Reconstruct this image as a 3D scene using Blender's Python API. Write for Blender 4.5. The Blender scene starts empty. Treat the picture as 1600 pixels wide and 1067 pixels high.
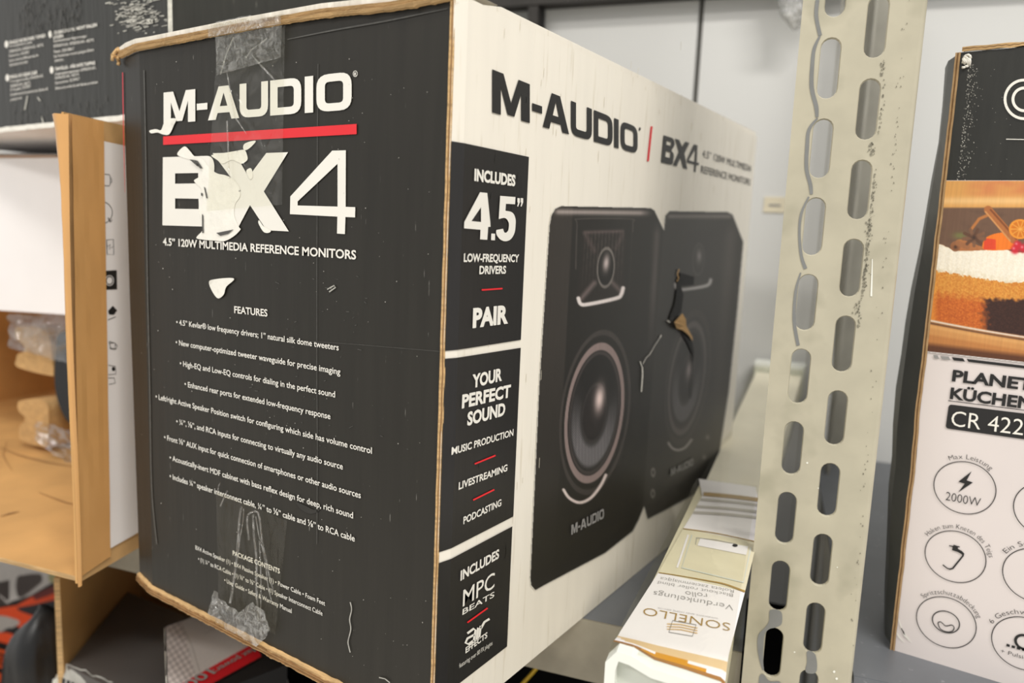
import bpy, math, random
import numpy as np
from mathutils import Vector, Matrix, noise

random.seed(7)
SC = bpy.context.scene
COL = SC.collection

# ---------------------------------------------------------------- camera, world, light, exposure
F_PX = 1163.99
CAM = np.array([0.18513, -0.23034, 0.20969])
ROT = np.array([[0.82970329, 0.55662349, 0.04198503],
                [0.11046072, -0.08999429, -0.98979769],
                [-0.54716623, 0.82587609, -0.13615359]])
cd = bpy.data.cameras.new('camera'); cam = bpy.data.objects.new('camera', cd); COL.objects.link(cam)
cd.sensor_width = 36.0; cd.lens = F_PX * 36.0 / 1600.0; cd.clip_start = 0.01; cd.clip_end = 50
cam.matrix_world = Matrix(((ROT[0][0], -ROT[1][0], -ROT[2][0], CAM[0]), (ROT[0][1], -ROT[1][1], -ROT[2][1], CAM[1]),
                           (ROT[0][2], -ROT[1][2], -ROT[2][2], CAM[2]), (0, 0, 0, 1)))
cd.dof.use_dof = True; cd.dof.focus_distance = 0.34; cd.dof.aperture_fstop = 7.0
SC.camera = cam
wd = bpy.data.worlds.new('store_light'); SC.world = wd; wd.use_nodes = True
wd.node_tree.nodes['Background'].inputs[0].default_value = (1.0, 0.985, 0.96, 1)
wd.node_tree.nodes['Background'].inputs[1].default_value = 0.68
SC.view_settings.view_transform = 'Standard'; SC.view_settings.look = 'None'
SC.view_settings.exposure = 0.0; SC.view_settings.gamma = 1.0
def ceiling_lamp(loc, sx, sy, power, rz):
    l = bpy.data.lights.new('ceiling_light', 'AREA'); l.shape = 'RECTANGLE'; l.size = sx; l.size_y = sy
    l.energy = power; l.color = (1.0, 0.965, 0.91)
    o = bpy.data.objects.new('ceiling_light', l); COL.objects.link(o); o.location = loc; o.rotation_euler = (0, 0, rz)
    return o  # the lamps hang level and shine straight down
AISLE = math.atan2(0.2472, 0.969)
ceiling_lamp((1.75, -0.85, 2.3), 1.8, 0.3, 76, AISLE)
ceiling_lamp((-0.9, -2.6, 2.3), 2.4, 0.3, 58, AISLE)

# ---------------------------------------------------------------- geometry helpers
E1 = np.array([0.969, 0.2472, 0.0]); E2 = np.array([-0.2472, 0.969, 0.0]); EZ = np.array([0, 0, 1.0])
SH = -0.005                                   # shelf surface height
BW, BL_, BH = 0.2362, 0.3927, 0.30            # the big carton
def ray(u, v): return ROT.T @ np.array([(u - 800) / F_PX, (v - 533.5) / F_PX, 1.0])
def hit(u, v, n, k):
    n = np.asarray(n, float); d = ray(u, v); return CAM + d * ((k - n @ CAM) / (n @ d))
def dep(u, v, t): return CAM + ray(u, v) * t
def rk(a, b, z): return E1 * a + E2 * b + np.array([0, 0, z])      # rack coordinates -> world
CREASE = -0.2125
def face_y(x): return (CREASE - x) * 0.22 if x < CREASE else 0.0
WX = 0.0015
def side_x(y): return WX * y / 0.0068 if y < 0.0068 else WX
def on_black(d=0.0005):
    def f(u, v):
        p = hit(u, v, (0, 1, 0), 0.0); return np.array([p[0], face_y(p[0]) - d, p[2]])
    return f
def on_white(d=0.0005):
    def f(u, v):
        p = hit(u, v, (1, 0, 0), WX); return np.array([side_x(p[1]) + d, p[1], p[2]])
    f.flat = lambda u, v: hit(u, v, (1, 0, 0), WX); f.snap = lambda p: (side_x(p[1]) + d, p[1], p[2])
    return f
def on_plane(n, k, d=0.0005):
    n = np.asarray(n, float); n = n / np.linalg.norm(n)
    s = 1.0 if (n @ CAM) > k else -1.0
    def f(u, v): return hit(u, v, n, k) + n * d * s
    return f

class MB:
    def __init__(s): s.v = []; s.f = []; s.m = []
    def add(s, verts, faces, mi=0):
        b = len(s.v); s.v += [tuple(map(float, p)) for p in verts]
        s.f += [tuple(i + b for i in f) for f in faces]; s.m += [mi] * len(faces)
    def quad(s, a, b, c, d, mi=0): s.add([a, b, c, d], [(0, 1, 2, 3)], mi)
    def hexa(s, p, mi=0, mis=None):           # p: 4 bottom (ccw) then 4 top
        fs = [(3, 2, 1, 0), (4, 5, 6, 7), (0, 1, 5, 4), (1, 2, 6, 5), (2, 3, 7, 6), (3, 0, 4, 7)]
        b = len(s.v); s.v += [tuple(map(float, q)) for q in p]
        for i, f in enumerate(fs):
            s.f.append(tuple(j + b for j in f)); s.m.append(mis[i] if mis else mi)
    def box(s, x0, x1, y0, y1, z0, z1, mi=0, mis=None):
        s.hexa([(x0, y0, z0), (x1, y0, z0), (x1, y1, z0), (x0, y1, z0), (x0, y0, z1), (x1, y0, z1), (x1, y1, z1), (x0, y1, z1)], mi, mis)
    def rbox(s, a0, a1, b0, b1, z0, z1, mi=0, mis=None):
        s.hexa([rk(a0, b0, z0), rk(a1, b0, z0), rk(a1, b1, z0), rk(a0, b1, z0), rk(a0, b0, z1), rk(a1, b0, z1), rk(a1, b1, z1), rk(a0, b1, z1)], mi, mis)
    def grid(s, fn, nu, nv, mi=0):
        b = len(s.v)
        for j in range(nv + 1):
            for i in range(nu + 1): s.v.append(tuple(map(float, fn(i / nu, j / nv))))
        for j in range(nv):
            for i in range(nu):
                a = b + j * (nu + 1) + i; s.f.append((a, a + 1, a + nu + 2, a + nu + 1)); s.m.append(mi)
    def tube(s, pts, r, seg=8, mi=0):
        pts = [np.asarray(p, float) for p in pts]; b = len(s.v); n = len(pts)
        for i, p in enumerate(pts):
            t = pts[min(i + 1, n - 1)] - pts[max(i - 1, 0)]; t = t / np.linalg.norm(t)
            a = np.cross(t, (0.3, 0.2, 0.93)); a /= np.linalg.norm(a); c = np.cross(t, a)
            for k in range(seg):
                w = 2 * math.pi * k / seg; s.v.append(tuple(p + r * (math.cos(w) * a + math.sin(w) * c)))
        for i in range(n - 1):
            for k in range(seg):
                s.f.append((b + i * seg + k, b + i * seg + (k + 1) % seg, b + (i + 1) * seg + (k + 1) % seg, b + (i + 1) * seg + k)); s.m.append(mi)
        s.f.append(tuple(b + k for k in range(seg))[::-1]); s.m.append(mi)
        s.f.append(tuple(b + (n - 1) * seg + k for k in range(seg))); s.m.append(mi)
    def build(s, name, mats, parent=None, label=None, smooth=False):
        me = bpy.data.meshes.new(name)
        off = np.array(parent_world(parent)) if parent else np.zeros(3)
        me.from_pydata([tuple(np.array(p) - off) for p in s.v], [], s.f)
        for m in (mats if isinstance(mats, (list, tuple)) else [mats]): me.materials.append(m)
        me.polygons.foreach_set('material_index', s.m)
        if smooth: me.polygons.foreach_set('use_smooth', [True] * len(s.f))
        me.update()
        o = bpy.data.objects.new(name, me); COL.objects.link(o)
        if parent: o.parent = parent
        if label: o['label'] = label
        return o
def parent_world(o):
    p = Vector((0, 0, 0))
    while o: p += o.location; o = o.parent
    return p
def tag(o, label, cat, group=None, kind=None):
    o['label'] = label; o['category'] = cat
    if group: o['group'] = group
    if kind: o['kind'] = kind
    return o
def thing(name, label, cat, loc, group=None):
    o = bpy.data.objects.new(name, None); COL.objects.link(o); o.location = tuple(map(float, loc)); o.empty_display_size = 0.02
    return tag(o, label, cat, group)
def struct(o): o['kind'] = 'structure'; return o

# ---- flat prints: outlines filled in picture-plane units, then mapped on to the real face
def fill(polys):
    cu = bpy.data.curves.new('tmp', 'CURVE'); cu.dimensions = '2D'; cu.fill_mode = 'BOTH'
    for P in polys:
        sp = cu.splines.new('POLY'); sp.points.add(len(P) - 1); sp.use_cyclic_u = True
        for i, (x, y) in enumerate(P): sp.points[i].co = (x / 100.0, y / 100.0, 0, 1)
    o = bpy.data.objects.new('tmp', cu); me = bpy.data.meshes.new_from_object(o)
    v = [(p.co.x * 100.0, p.co.y * 100.0) for p in me.vertices]; f = [tuple(p.vertices) for p in me.polygons]
    bpy.data.objects.remove(o); bpy.data.curves.remove(cu); bpy.data.meshes.remove(me)
    return v, f
def shape(mb, polys, fn, mi=0):
    v, f = fill(polys); mb.add([fn(*p) for p in v], f, mi)
def smooth(P, n=5, closed=True):
    out = []; N = len(P)
    for i in range(N if closed else N - 1):
        p0, p1, p2, p3 = [np.array(P[(i + k) % N] if closed else P[min(max(i + k, 0), N - 1)], float) for k in (-1, 0, 1, 2)]
        for j in range(n):
            t = j / n
            out.append(tuple(0.5 * (2 * p1 + (p2 - p0) * t + (2 * p0 - 5 * p1 + 4 * p2 - p3) * t * t + (3 * p1 - p0 - 3 * p2 + p3) * t ** 3)))
    if not closed: out.append(tuple(map(float, P[-1])))
    return out
def crop(P, ox, oy, s): return [(ox + x / s, oy + y / s) for x, y in P]
def stroke(P, w, closed=False):
    P = [np.array(p, float) for p in P]; n = len(P); L = []; R = []
    for i in range(n):
        t = P[min(i + 1, n - 1)] - P[max(i - 1, 0)]; t = t / (np.linalg.norm(t) + 1e-9); q = np.array([-t[1], t[0]])
        ww = w[i] if isinstance(w, (list, tuple)) else w
        L.append(tuple(P[i] + q * ww / 2)); R.append(tuple(P[i] - q * ww / 2))
    return L + R[::-1]
def strip(mb, P, w, fn, mi=0):
    s = stroke(P, w); n = len(P)
    mb.add([fn(*p) for p in s], [(i, i + 1, 2 * n - 2 - i, 2 * n - 1 - i) for i in range(n - 1)], mi)
def ell(cx, cy, rx, ry, n=32, sh=0.0): return [(cx + rx * math.cos(a) + sh * ry * math.sin(a), cy + ry * math.sin(a)) for a in [2 * math.pi * k / n for k in range(n)]]
_fc = {}
def font_mesh(s, bold):
    key = (s, bold)
    if key not in _fc:
        cu = bpy.data.curves.new('tmp', 'FONT'); cu.body = s; cu.offset = bold; cu.resolution_u = 3
        o = bpy.data.objects.new('tmp', cu); me = bpy.data.meshes.new_from_object(o)
        _fc[key] = ([(p.co.x, p.co.y) for p in me.vertices], [tuple(p.vertices) for p in me.polygons])
        bpy.data.objects.remove(o); bpy.data.curves.remove(cu); bpy.data.meshes.remove(me)
    return _fc[key]
def text(mb, s, a, b, cap, fn, n, bold=0.012, mi=0, cap2=None):
    """one printed line: baseline from picture point a to b on the face fn, capital height cap (pixels at a), n = face normal"""
    snap = getattr(fn, 'snap', None); fn = getattr(fn, 'flat', fn)
    A, B = fn(*a), fn(*b); d = B - A; W = np.linalg.norm(d); d /= W
    up = np.cross(n, d); up /= np.linalg.norm(up)
    m = ((a[0] + b[0]) / 2, (a[1] + b[1]) / 2); M = fn(*m)
    sg = -1 if up @ (fn(m[0], m[1] - 5) - M) > 0 else 1
    h = abs(up @ (fn(m[0], m[1] + sg * cap) - M))
    v, f = font_mesh(s, bold); x0 = min(p[0] for p in v); x1 = max(p[0] for p in v)
    Q = [A + d * (p[0] - x0) / (x1 - x0) * W + up * p[1] * h / 0.70 for p in v]
    mb.add([snap(p) for p in Q] if snap else Q, f, mi)
def arc_text(mb, s, c, r, a0, a1, h, ex, ey, bold=0.0, mi=0):
    """letters set on an arc about world point c (angles in degrees, clockwise from a0 to a1)"""
    adv = []
    for ch in s:
        if ch == ' ': adv.append(0.32); continue
        v, _ = font_mesh(ch, bold); adv.append(max(p[0] for p in v) - min(p[0] for p in v) + 0.09)
    T = sum(adv); pos = 0
    for ch, w in zip(s, adv):
        if ch != ' ':
            t = math.radians(a0 + (a1 - a0) * (pos + w / 2) / T); v, f = font_mesh(ch, bold)
            xm = (max(p[0] for p in v) + min(p[0] for p in v)) / 2
            rad = math.cos(t) * ex + math.sin(t) * ey; tan = math.sin(t) * ex - math.cos(t) * ey
            sx = abs(math.radians(a1 - a0)) * r / T
            mb.add([c + rad * (r + p[1] * h / 0.70) + tan * (p[0] - xm) * sx for p in v], f, mi)
        pos += w
def arcs(P):
    """polygon with rounded corners: points (x, y, radius)"""
    out = []; n = len(P)
    for i in range(n):
        x, y = P[i][:2]; r = P[i][2] if len(P[i]) > 2 else 0
        if not r: out.append((x, y)); continue
        p = np.array([x, y], float); a = np.array(P[i - 1][:2], float) - p; b = np.array(P[(i + 1) % n][:2], float) - p
        a = p + a / np.linalg.norm(a) * r; b = p + b / np.linalg.norm(b) * r
        for k in range(6):
            t = k / 5; out.append(tuple((1 - t) ** 2 * a + 2 * t * (1 - t) * p + t * t * b))
    return out
GL = {  # wide rounded capitals, unit square
 'M': [[(0, 0), (0, 1), (.30, 1), (.50, .36), (.70, 1), (1, 1), (1, 0), (.77, 0), (.77, .66), (.59, .05), (.41, .05), (.23, .66), (.23, 0)]],
 '-': [[(0, .34), (0, .54), (1, .54), (1, .34)]],
 'A': [[(0, 0), (.34, 1), (.66, 1), (1, 0), (.75, 0), (.69, .2), (.31, .2), (.25, 0)], [(.38, .40), (.62, .40), (.50, .80)]],
 'U': [arcs([(0, 1), (.24, 1), (.24, .22, .1), (.76, .22, .1), (.76, 1), (1, 1), (1, 0, .32), (0, 0, .32)])],
 'D': [arcs([(0, 0), (0, 1), (1, 1, .34), (1, 0, .34)]), arcs([(.24, .21), (.24, .79), (.76, .79, .12), (.76, .21, .12)])],
 'I': [[(0, 0), (0, 1), (1, 1), (1, 0)]],
 'O': [arcs([(0, 0, .34), (0, 1, .34), (1, 1, .34), (1, 0, .34)]), arcs([(.24, .21, .12), (.24, .79, .12), (.76, .79, .12), (.76, .21, .12)])],
}
def word(mb, spec, top, bot, fn, mi=0):
    """wide logo letters: spec = [(letter, x0, x1)], top/bot = two picture points on the cap and base lines"""
    def ln(L, x): return L[0][1] + (L[1][1] - L[0][1]) * (x - L[0][0]) / (L[1][0] - L[0][0])
    for ch, x0, x1 in spec:
        P = []
        for poly in GL[ch]:
            Q = []
            for px, py in poly:
                x = x0 + (x1 - x0) * px; Q.append((x, ln(bot, x) + (ln(top, x) - ln(bot, x)) * py))
            P.append(Q)
        shape(mb, P, fn, mi)

# ---------------------------------------------------------------- materials
def lin(c): 
    c = np.asarray(c, float) / 255.0
    return np.where(c <= 0.04045, c / 12.92, ((c + 0.055) / 1.055) ** 2.4)
def rgba(c): l = lin(c); return (float(l[0]), float(l[1]), float(l[2]), 1)
def nd(nt, t, **kw):
    n = nt.nodes.new(t)
    for k, v in kw.items():
        if k in n.inputs: n.inputs[k].default_value = v
        else: setattr(n, k, v)
    return n
def pm(name, c, rough=0.5, metal=0.0, spec=0.5, var=0.06, scale=40.0, bump=0.0, bscale=300.0, stretch=(1, 1, 1), c2=None, thr=None, coat=0.0):
    """procedural material: base colour broken up by noise, optional second colour above a noise threshold, optional bump"""
    m = bpy.data.materials.new(name); m.use_nodes = True; nt = m.node_tree; b = nt.nodes['Principled BSDF']
    b.inputs['Roughness'].default_value = rough; b.inputs['Metallic'].default_value = metal
    b.inputs['Specular IOR Level'].default_value = spec; b.inputs['Coat Weight'].default_value = coat
    tc = nd(nt, 'ShaderNodeTexCoord'); mp = nd(nt, 'ShaderNodeMapping'); mp.inputs['Scale'].default_value = stretch
    nt.links.new(tc.outputs['Object'], mp.inputs[0])
    nz = nd(nt, 'ShaderNodeTexNoise', Scale=scale, Detail=4.0); nt.links.new(mp.outputs[0], nz.inputs['Vector'])
    l = lin(c); r = nd(nt, 'ShaderNodeValToRGB')
    r.color_ramp.elements[0].position = 0.3; r.color_ramp.elements[1].position = 0.7
    r.color_ramp.elements[0].color = (*[float(x) for x in l * (1 - var)], 1); r.color_ramp.elements[1].color = (*[float(x) for x in np.minimum(l * (1 + var), 1)], 1)
    nt.links.new(nz.outputs[0], r.inputs[0]); outc = r.outputs[0]
    if c2 is not None:
        n2 = nd(nt, 'ShaderNodeTexNoise', Scale=thr[0], Detail=3.0); nt.links.new(mp.outputs[0], n2.inputs['Vector'])
        r2 = nd(nt, 'ShaderNodeValToRGB'); r2.color_ramp.elements[0].position = thr[1]; r2.color_ramp.elements[1].position = thr[2]
        nt.links.new(n2.outputs[0], r2.inputs[0])
        mx = nd(nt, 'ShaderNodeMix', data_type='RGBA'); nt.links.new(r2.outputs[0], mx.inputs[0]); nt.links.new(outc, mx.inputs[6])
        mx.inputs[7].default_value = rgba(c2); outc = mx.outputs[2]
    nt.links.new(outc, b.inputs['Base Color'])
    if bump:
        bn = nd(nt, 'ShaderNodeTexNoise', Scale=bscale, Detail=3.0); nt.links.new(mp.outputs[0], bn.inputs['Vector'])
        bp = nd(nt, 'ShaderNodeBump', Strength=bump, Distance=0.002); nt.links.new(bn.outputs[0], bp.inputs['Height']); nt.links.new(bp.outputs[0], b.inputs['Normal'])
    return m
M = {}
M['black_print'] = pm('black_print', (41, 39, 34), 0.45, spec=0.35, var=0.10, scale=14, bump=0.10, bscale=9, stretch=(14, 14, 1), c2=(150, 148, 142), thr=(90, 0.745, 0.80))
M['white_print'] = pm('white_print', (244, 238, 225), 0.5, var=0.02, scale=9, bump=0.10, bscale=8, stretch=(14, 14, 1), c2=(226, 218, 200), thr=(22, 0.60, 0.75))
M['kraft'] = pm('kraft', (206, 166, 112), 0.75, var=0.10, scale=60, bump=0.05, bscale=200)
M['kraft_inside'] = pm('kraft_inside', (206, 160, 100), 0.75, var=0.12, scale=18, bump=0.12, bscale=40)
M['kraft_edge'] = pm('kraft_edge', (200, 164, 114), 0.8, var=0.30, scale=50, bump=0.4, bscale=300, stretch=(1, 1, 12))
M['kraft_dark'] = pm('kraft_dark', (134, 100, 62), 0.85, var=0.25, scale=300)
M['torn_paper'] = pm('torn_paper', (242, 239, 229), 0.8, var=0.04, scale=160, bump=0.1, bscale=500, c2=(206, 202, 190), thr=(120, 0.62, 0.76))
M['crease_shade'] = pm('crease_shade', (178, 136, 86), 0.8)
M['residue'] = pm('residue', (38, 37, 34), 0.16, var=0.2, scale=120)
M['carton_paper'] = pm('carton_paper', (226, 217, 214), 0.5, var=0.02, scale=20)
M['unlit_black'] = pm('unlit_black', (10, 10, 10), 0.9, spec=0.05)  # near-black colour that stands in for deep shade under the shelf
M['board_edge'] = pm('board_edge', (172, 140, 100), 0.85, var=0.15, scale=200)
M['red_side'] = pm('red_side', (214, 40, 60), 0.5)
M['rear_steel_shaded'] = pm('rear_steel_shaded', (160, 157, 146), 0.5, metal=0.2, var=0.12, scale=30)  # galvanised steel with the shade at the back put into its grey
M['thin_scuff'] = pm('thin_scuff', (172, 170, 162), 0.7, var=0.2, scale=400)
M['faint_scuff'] = pm('faint_scuff', (80, 79, 75), 0.5, var=0.2, scale=400)
M['ink_white'] = pm('ink_white', (240, 237, 228), 0.45, var=0.02)
M['ink_red'] = pm('ink_red', (228, 38, 48), 0.45, var=0.04)
M['ink_black'] = pm('ink_black', (30, 29, 29), 0.42, var=0.05)
M['panel_black'] = pm('panel_black', (34, 33, 33), 0.38, var=0.08, bump=0.06, bscale=8, stretch=(14, 14, 1))
M['ink_grey'] = pm('ink_grey', (150, 148, 146), 0.45, var=0.03)
M['stripe_brown'] = pm('stripe_brown', (178, 150, 104), 0.45, var=0.05)
M['stripe_grey'] = pm('stripe_grey', (196, 190, 182), 0.45, var=0.03)
M['pale_cloth'] = pm('pale_cloth', (252, 245, 228), 0.6, var=0.03)
M['ink_gold'] = pm('ink_gold', (168, 134, 60), 0.35, var=0.08)
M['ink_tan'] = pm('ink_tan', (226, 196, 150), 0.45, var=0.05)
M['ink_amber'] = pm('ink_amber', (214, 150, 30), 0.35, var=0.06)
M['ink_brown'] = pm('ink_brown', (160, 112, 58), 0.4, var=0.06)
M['galvanised'] = pm('galvanised', (188, 182, 161), 0.40, metal=0.12, var=0.07, scale=55, bump=0.04, bscale=160, c2=(168, 163, 142), thr=(38, 0.56, 0.74))
M['galvanised_lip'] = pm('galvanised_lip', (146, 140, 124), 0.5, metal=0.2, var=0.15, scale=45)
M['paint_drip'] = pm('paint_drip', (128, 129, 127), 0.35, var=0.08, scale=90)
M['paint_dark'] = pm('paint_dark', (132, 128, 112), 0.6, var=0.3, scale=200)
M['weld_glint_white'] = pm('weld_glint_white', (238, 238, 228), 0.3)  # white for drips and specks, also the bag's painted glints
M['deck'] = pm('deck', (104, 107, 112), 0.38, var=0.08, scale=30, c2=(136, 138, 142), thr=(150, 0.68, 0.74))
M['wall'] = pm('wall', (222, 222, 219), 0.55, var=0.02, scale=4)
M['seam'] = pm('seam', (120, 118, 114), 0.7)
M['dark_steel'] = pm('dark_steel', (52, 48, 44), 0.6, var=0.15)
M['side_dark'] = pm('side_dark', (92, 94, 92), 0.4, var=0.12, scale=40, bump=0.1, bscale=60)
M['white_card'] = pm('white_card', (244, 241, 240), 0.5, var=0.02, scale=20)
M['white_under'] = pm('white_under', (244, 241, 239), 0.6, var=0.03, scale=20)
M['charcoal'] = pm('charcoal', (42, 42, 38), 0.35, var=0.15, scale=30, bump=0.25, bscale=20, stretch=(8, 8, 1), c2=(150, 148, 138), thr=(30, 0.72, 0.80))
M['silver_scuff'] = pm('silver_scuff', (205, 203, 192), 0.5, var=0.2, scale=300)
M['teal'] = pm('teal', (8, 62, 68), 0.4, var=0.08)
M['pale_print'] = pm('pale_print', (226, 224, 230), 0.5, var=0.03)
M['pulp'] = pm('pulp', (196, 158, 106), 0.9, var=0.12, scale=160, bump=0.5, bscale=350)
M['black_plastic'] = pm('black_plastic', (24, 24, 25), 0.25, var=0.1)
M['matt_black'] = pm('matt_black', (20, 19, 20), 0.6, var=0.2)
M['black_card'] = pm('black_card', (84, 80, 77), 0.32, var=0.10, scale=20)
M['frame_white'] = pm('frame_white', (238, 240, 232), 0.35, var=0.01)
M['frame_inset'] = pm('frame_inset', (214, 218, 208), 0.45, var=0.02)
M['blind_cloth'] = pm('blind_cloth', (222, 214, 186), 0.7, var=0.04, scale=60)
M['label_white'] = pm('label_white', (246, 242, 244), 0.4, var=0.01)
M['yellow_cable'] = pm('yellow_cable', (196, 160, 30), 0.4)
M['cream_tag'] = pm('cream_tag', (232, 222, 196), 0.6)
M['brown_tape'] = pm('brown_tape', (216, 164, 102), 0.22, var=0.05, scale=25, coat=0.2)
M['floor'] = pm('floor', (205, 200, 192), 0.5, var=0.05, scale=5)
M['grey_label'] = pm('grey_label', (176, 174, 166), 0.4, var=0.1, scale=90, bump=0.4, bscale=120)

def film(name, tint, white, gloss, rough=0.12, bump=0.6, bscale=140, stretch=(1, 1, 1)):
    """thin clear film: mostly see-through, some milky diffuse, some gloss"""
    m = bpy.data.materials.new(name); m.use_nodes = True; nt = m.node_tree; nt.nodes.remove(nt.nodes['Principled BSDF'])
    out = nt.nodes['Material Output']
    tr = nd(nt, 'ShaderNodeBsdfTransparent'); tr.inputs[0].default_value = rgba(tint)
    df = nd(nt, 'ShaderNodeBsdfDiffuse'); df.inputs[0].default_value = (0.8, 0.79, 0.76, 1)
    gl = nd(nt, 'ShaderNodeBsdfGlossy', Roughness=rough)
    tc = nd(nt, 'ShaderNodeTexCoord'); mp = nd(nt, 'ShaderNodeMapping'); mp.inputs['Scale'].default_value = stretch
    nt.links.new(tc.outputs['Object'], mp.inputs[0])
    nz = nd(nt, 'ShaderNodeTexNoise', Scale=bscale, Detail=4.0, Distortion=1.5); nt.links.new(mp.outputs[0], nz.inputs['Vector'])
    bp = nd(nt, 'ShaderNodeBump', Strength=bump, Distance=0.003); nt.links.new(nz.outputs[0], bp.inputs['Height'])
    nt.links.new(bp.outputs[0], gl.inputs['Normal'])
    rp = nd(nt, 'ShaderNodeValToRGB'); rp.color_ramp.elements[0].position = 0.45; rp.color_ramp.elements[1].position = 0.75
    rp.color_ramp.elements[0].color = (white * .3,) * 3 + (1,); rp.color_ramp.elements[1].color = (min(white * 2.2, 1),) * 3 + (1,)
    nt.links.new(nz.outputs[0], rp.inputs[0])
    a = nd(nt, 'ShaderNodeMixShader'); nt.links.new(rp.outputs[0], a.inputs[0]); nt.links.new(tr.outputs[0], a.inputs[1]); nt.links.new(df.outputs[0], a.inputs[2])
    c = nd(nt, 'ShaderNodeMixShader'); c.inputs[0].default_value = gloss; nt.links.new(a.outputs[0], c.inputs[1]); nt.links.new(gl.outputs[0], c.inputs[2])
    nt.links.new(c.outputs[0], out.inputs[0])
    return m
M['tape'] = film('clear_tape', (252, 252, 248), 0.03, 0.05, bscale=90, bump=0.8)
M['tape_low'] = film('clear_tape_lower', (255, 254, 249), 0.008, 0.04, bscale=70, bump=0.9, stretch=(2, 2, .5))
M['tape_crumple'] = film('crumpled_tape', (246, 244, 236), 0.20, 0.16, bscale=220, bump=1.0)
M['tape_crumple2'] = film('crinkled_tape', (245, 245, 238), 0.12, 0.10, bscale=200, bump=1.0)
M['sleeve'] = film('clear_sleeve', (250, 250, 246), 0.02, 0.07, rough=0.05, bscale=14, bump=0.2)
M['polybag'] = film('clear_bag', (235, 235, 235), 0.10, 0.22, rough=0.08, bscale=60, bump=1.0)
M['crumple_bag'] = film('milky_bag', (225, 225, 222), 0.5, 0.3, rough=0.15, bscale=120, bump=1.0)
def print_mat(name, base, rough=0.42):
    """a printed picture: colours carried per point of the print, over the paper colour where nothing is printed"""
    m = bpy.data.materials.new(name); m.use_nodes = True; nt = m.node_tree; b = nt.nodes['Principled BSDF']; b.inputs['Roughness'].default_value = rough
    at = nd(nt, 'ShaderNodeAttribute', attribute_name='print'); tc = nd(nt, 'ShaderNodeTexCoord')
    mp = nd(nt, 'ShaderNodeMapping'); mp.inputs['Scale'].default_value = (14, 14, 1); nt.links.new(tc.outputs['Object'], mp.inputs[0])
    nz = nd(nt, 'ShaderNodeTexNoise', Scale=60.0, Detail=3.0); nt.links.new(mp.outputs[0], nz.inputs['Vector'])
    mr = nd(nt, 'ShaderNodeMapRange'); mr.inputs['To Min'].default_value = 0.86; mr.inputs['To Max'].default_value = 1.14; nt.links.new(nz.outputs[0], mr.inputs[0])
    mu = nd(nt, 'ShaderNodeMix', data_type='RGBA', blend_type='MULTIPLY'); mu.inputs[0].default_value = 1.0
    nt.links.new(at.outputs['Color'], mu.inputs[6]); nt.links.new(mr.outputs[0], mu.inputs[7])
    mx = nd(nt, 'ShaderNodeMix', data_type='RGBA'); mx.inputs[6].default_value = rgba(base)
    nt.links.new(at.outputs['Alpha'], mx.inputs[0]); nt.links.new(mu.outputs[2], mx.inputs[7]); nt.links.new(mx.outputs[2], b.inputs['Base Color'])
    return m
M['speaker_print'] = print_mat('speaker_print', (238, 233, 221)); M['photo_print'] = print_mat('photo_print', (238, 233, 230))

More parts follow.
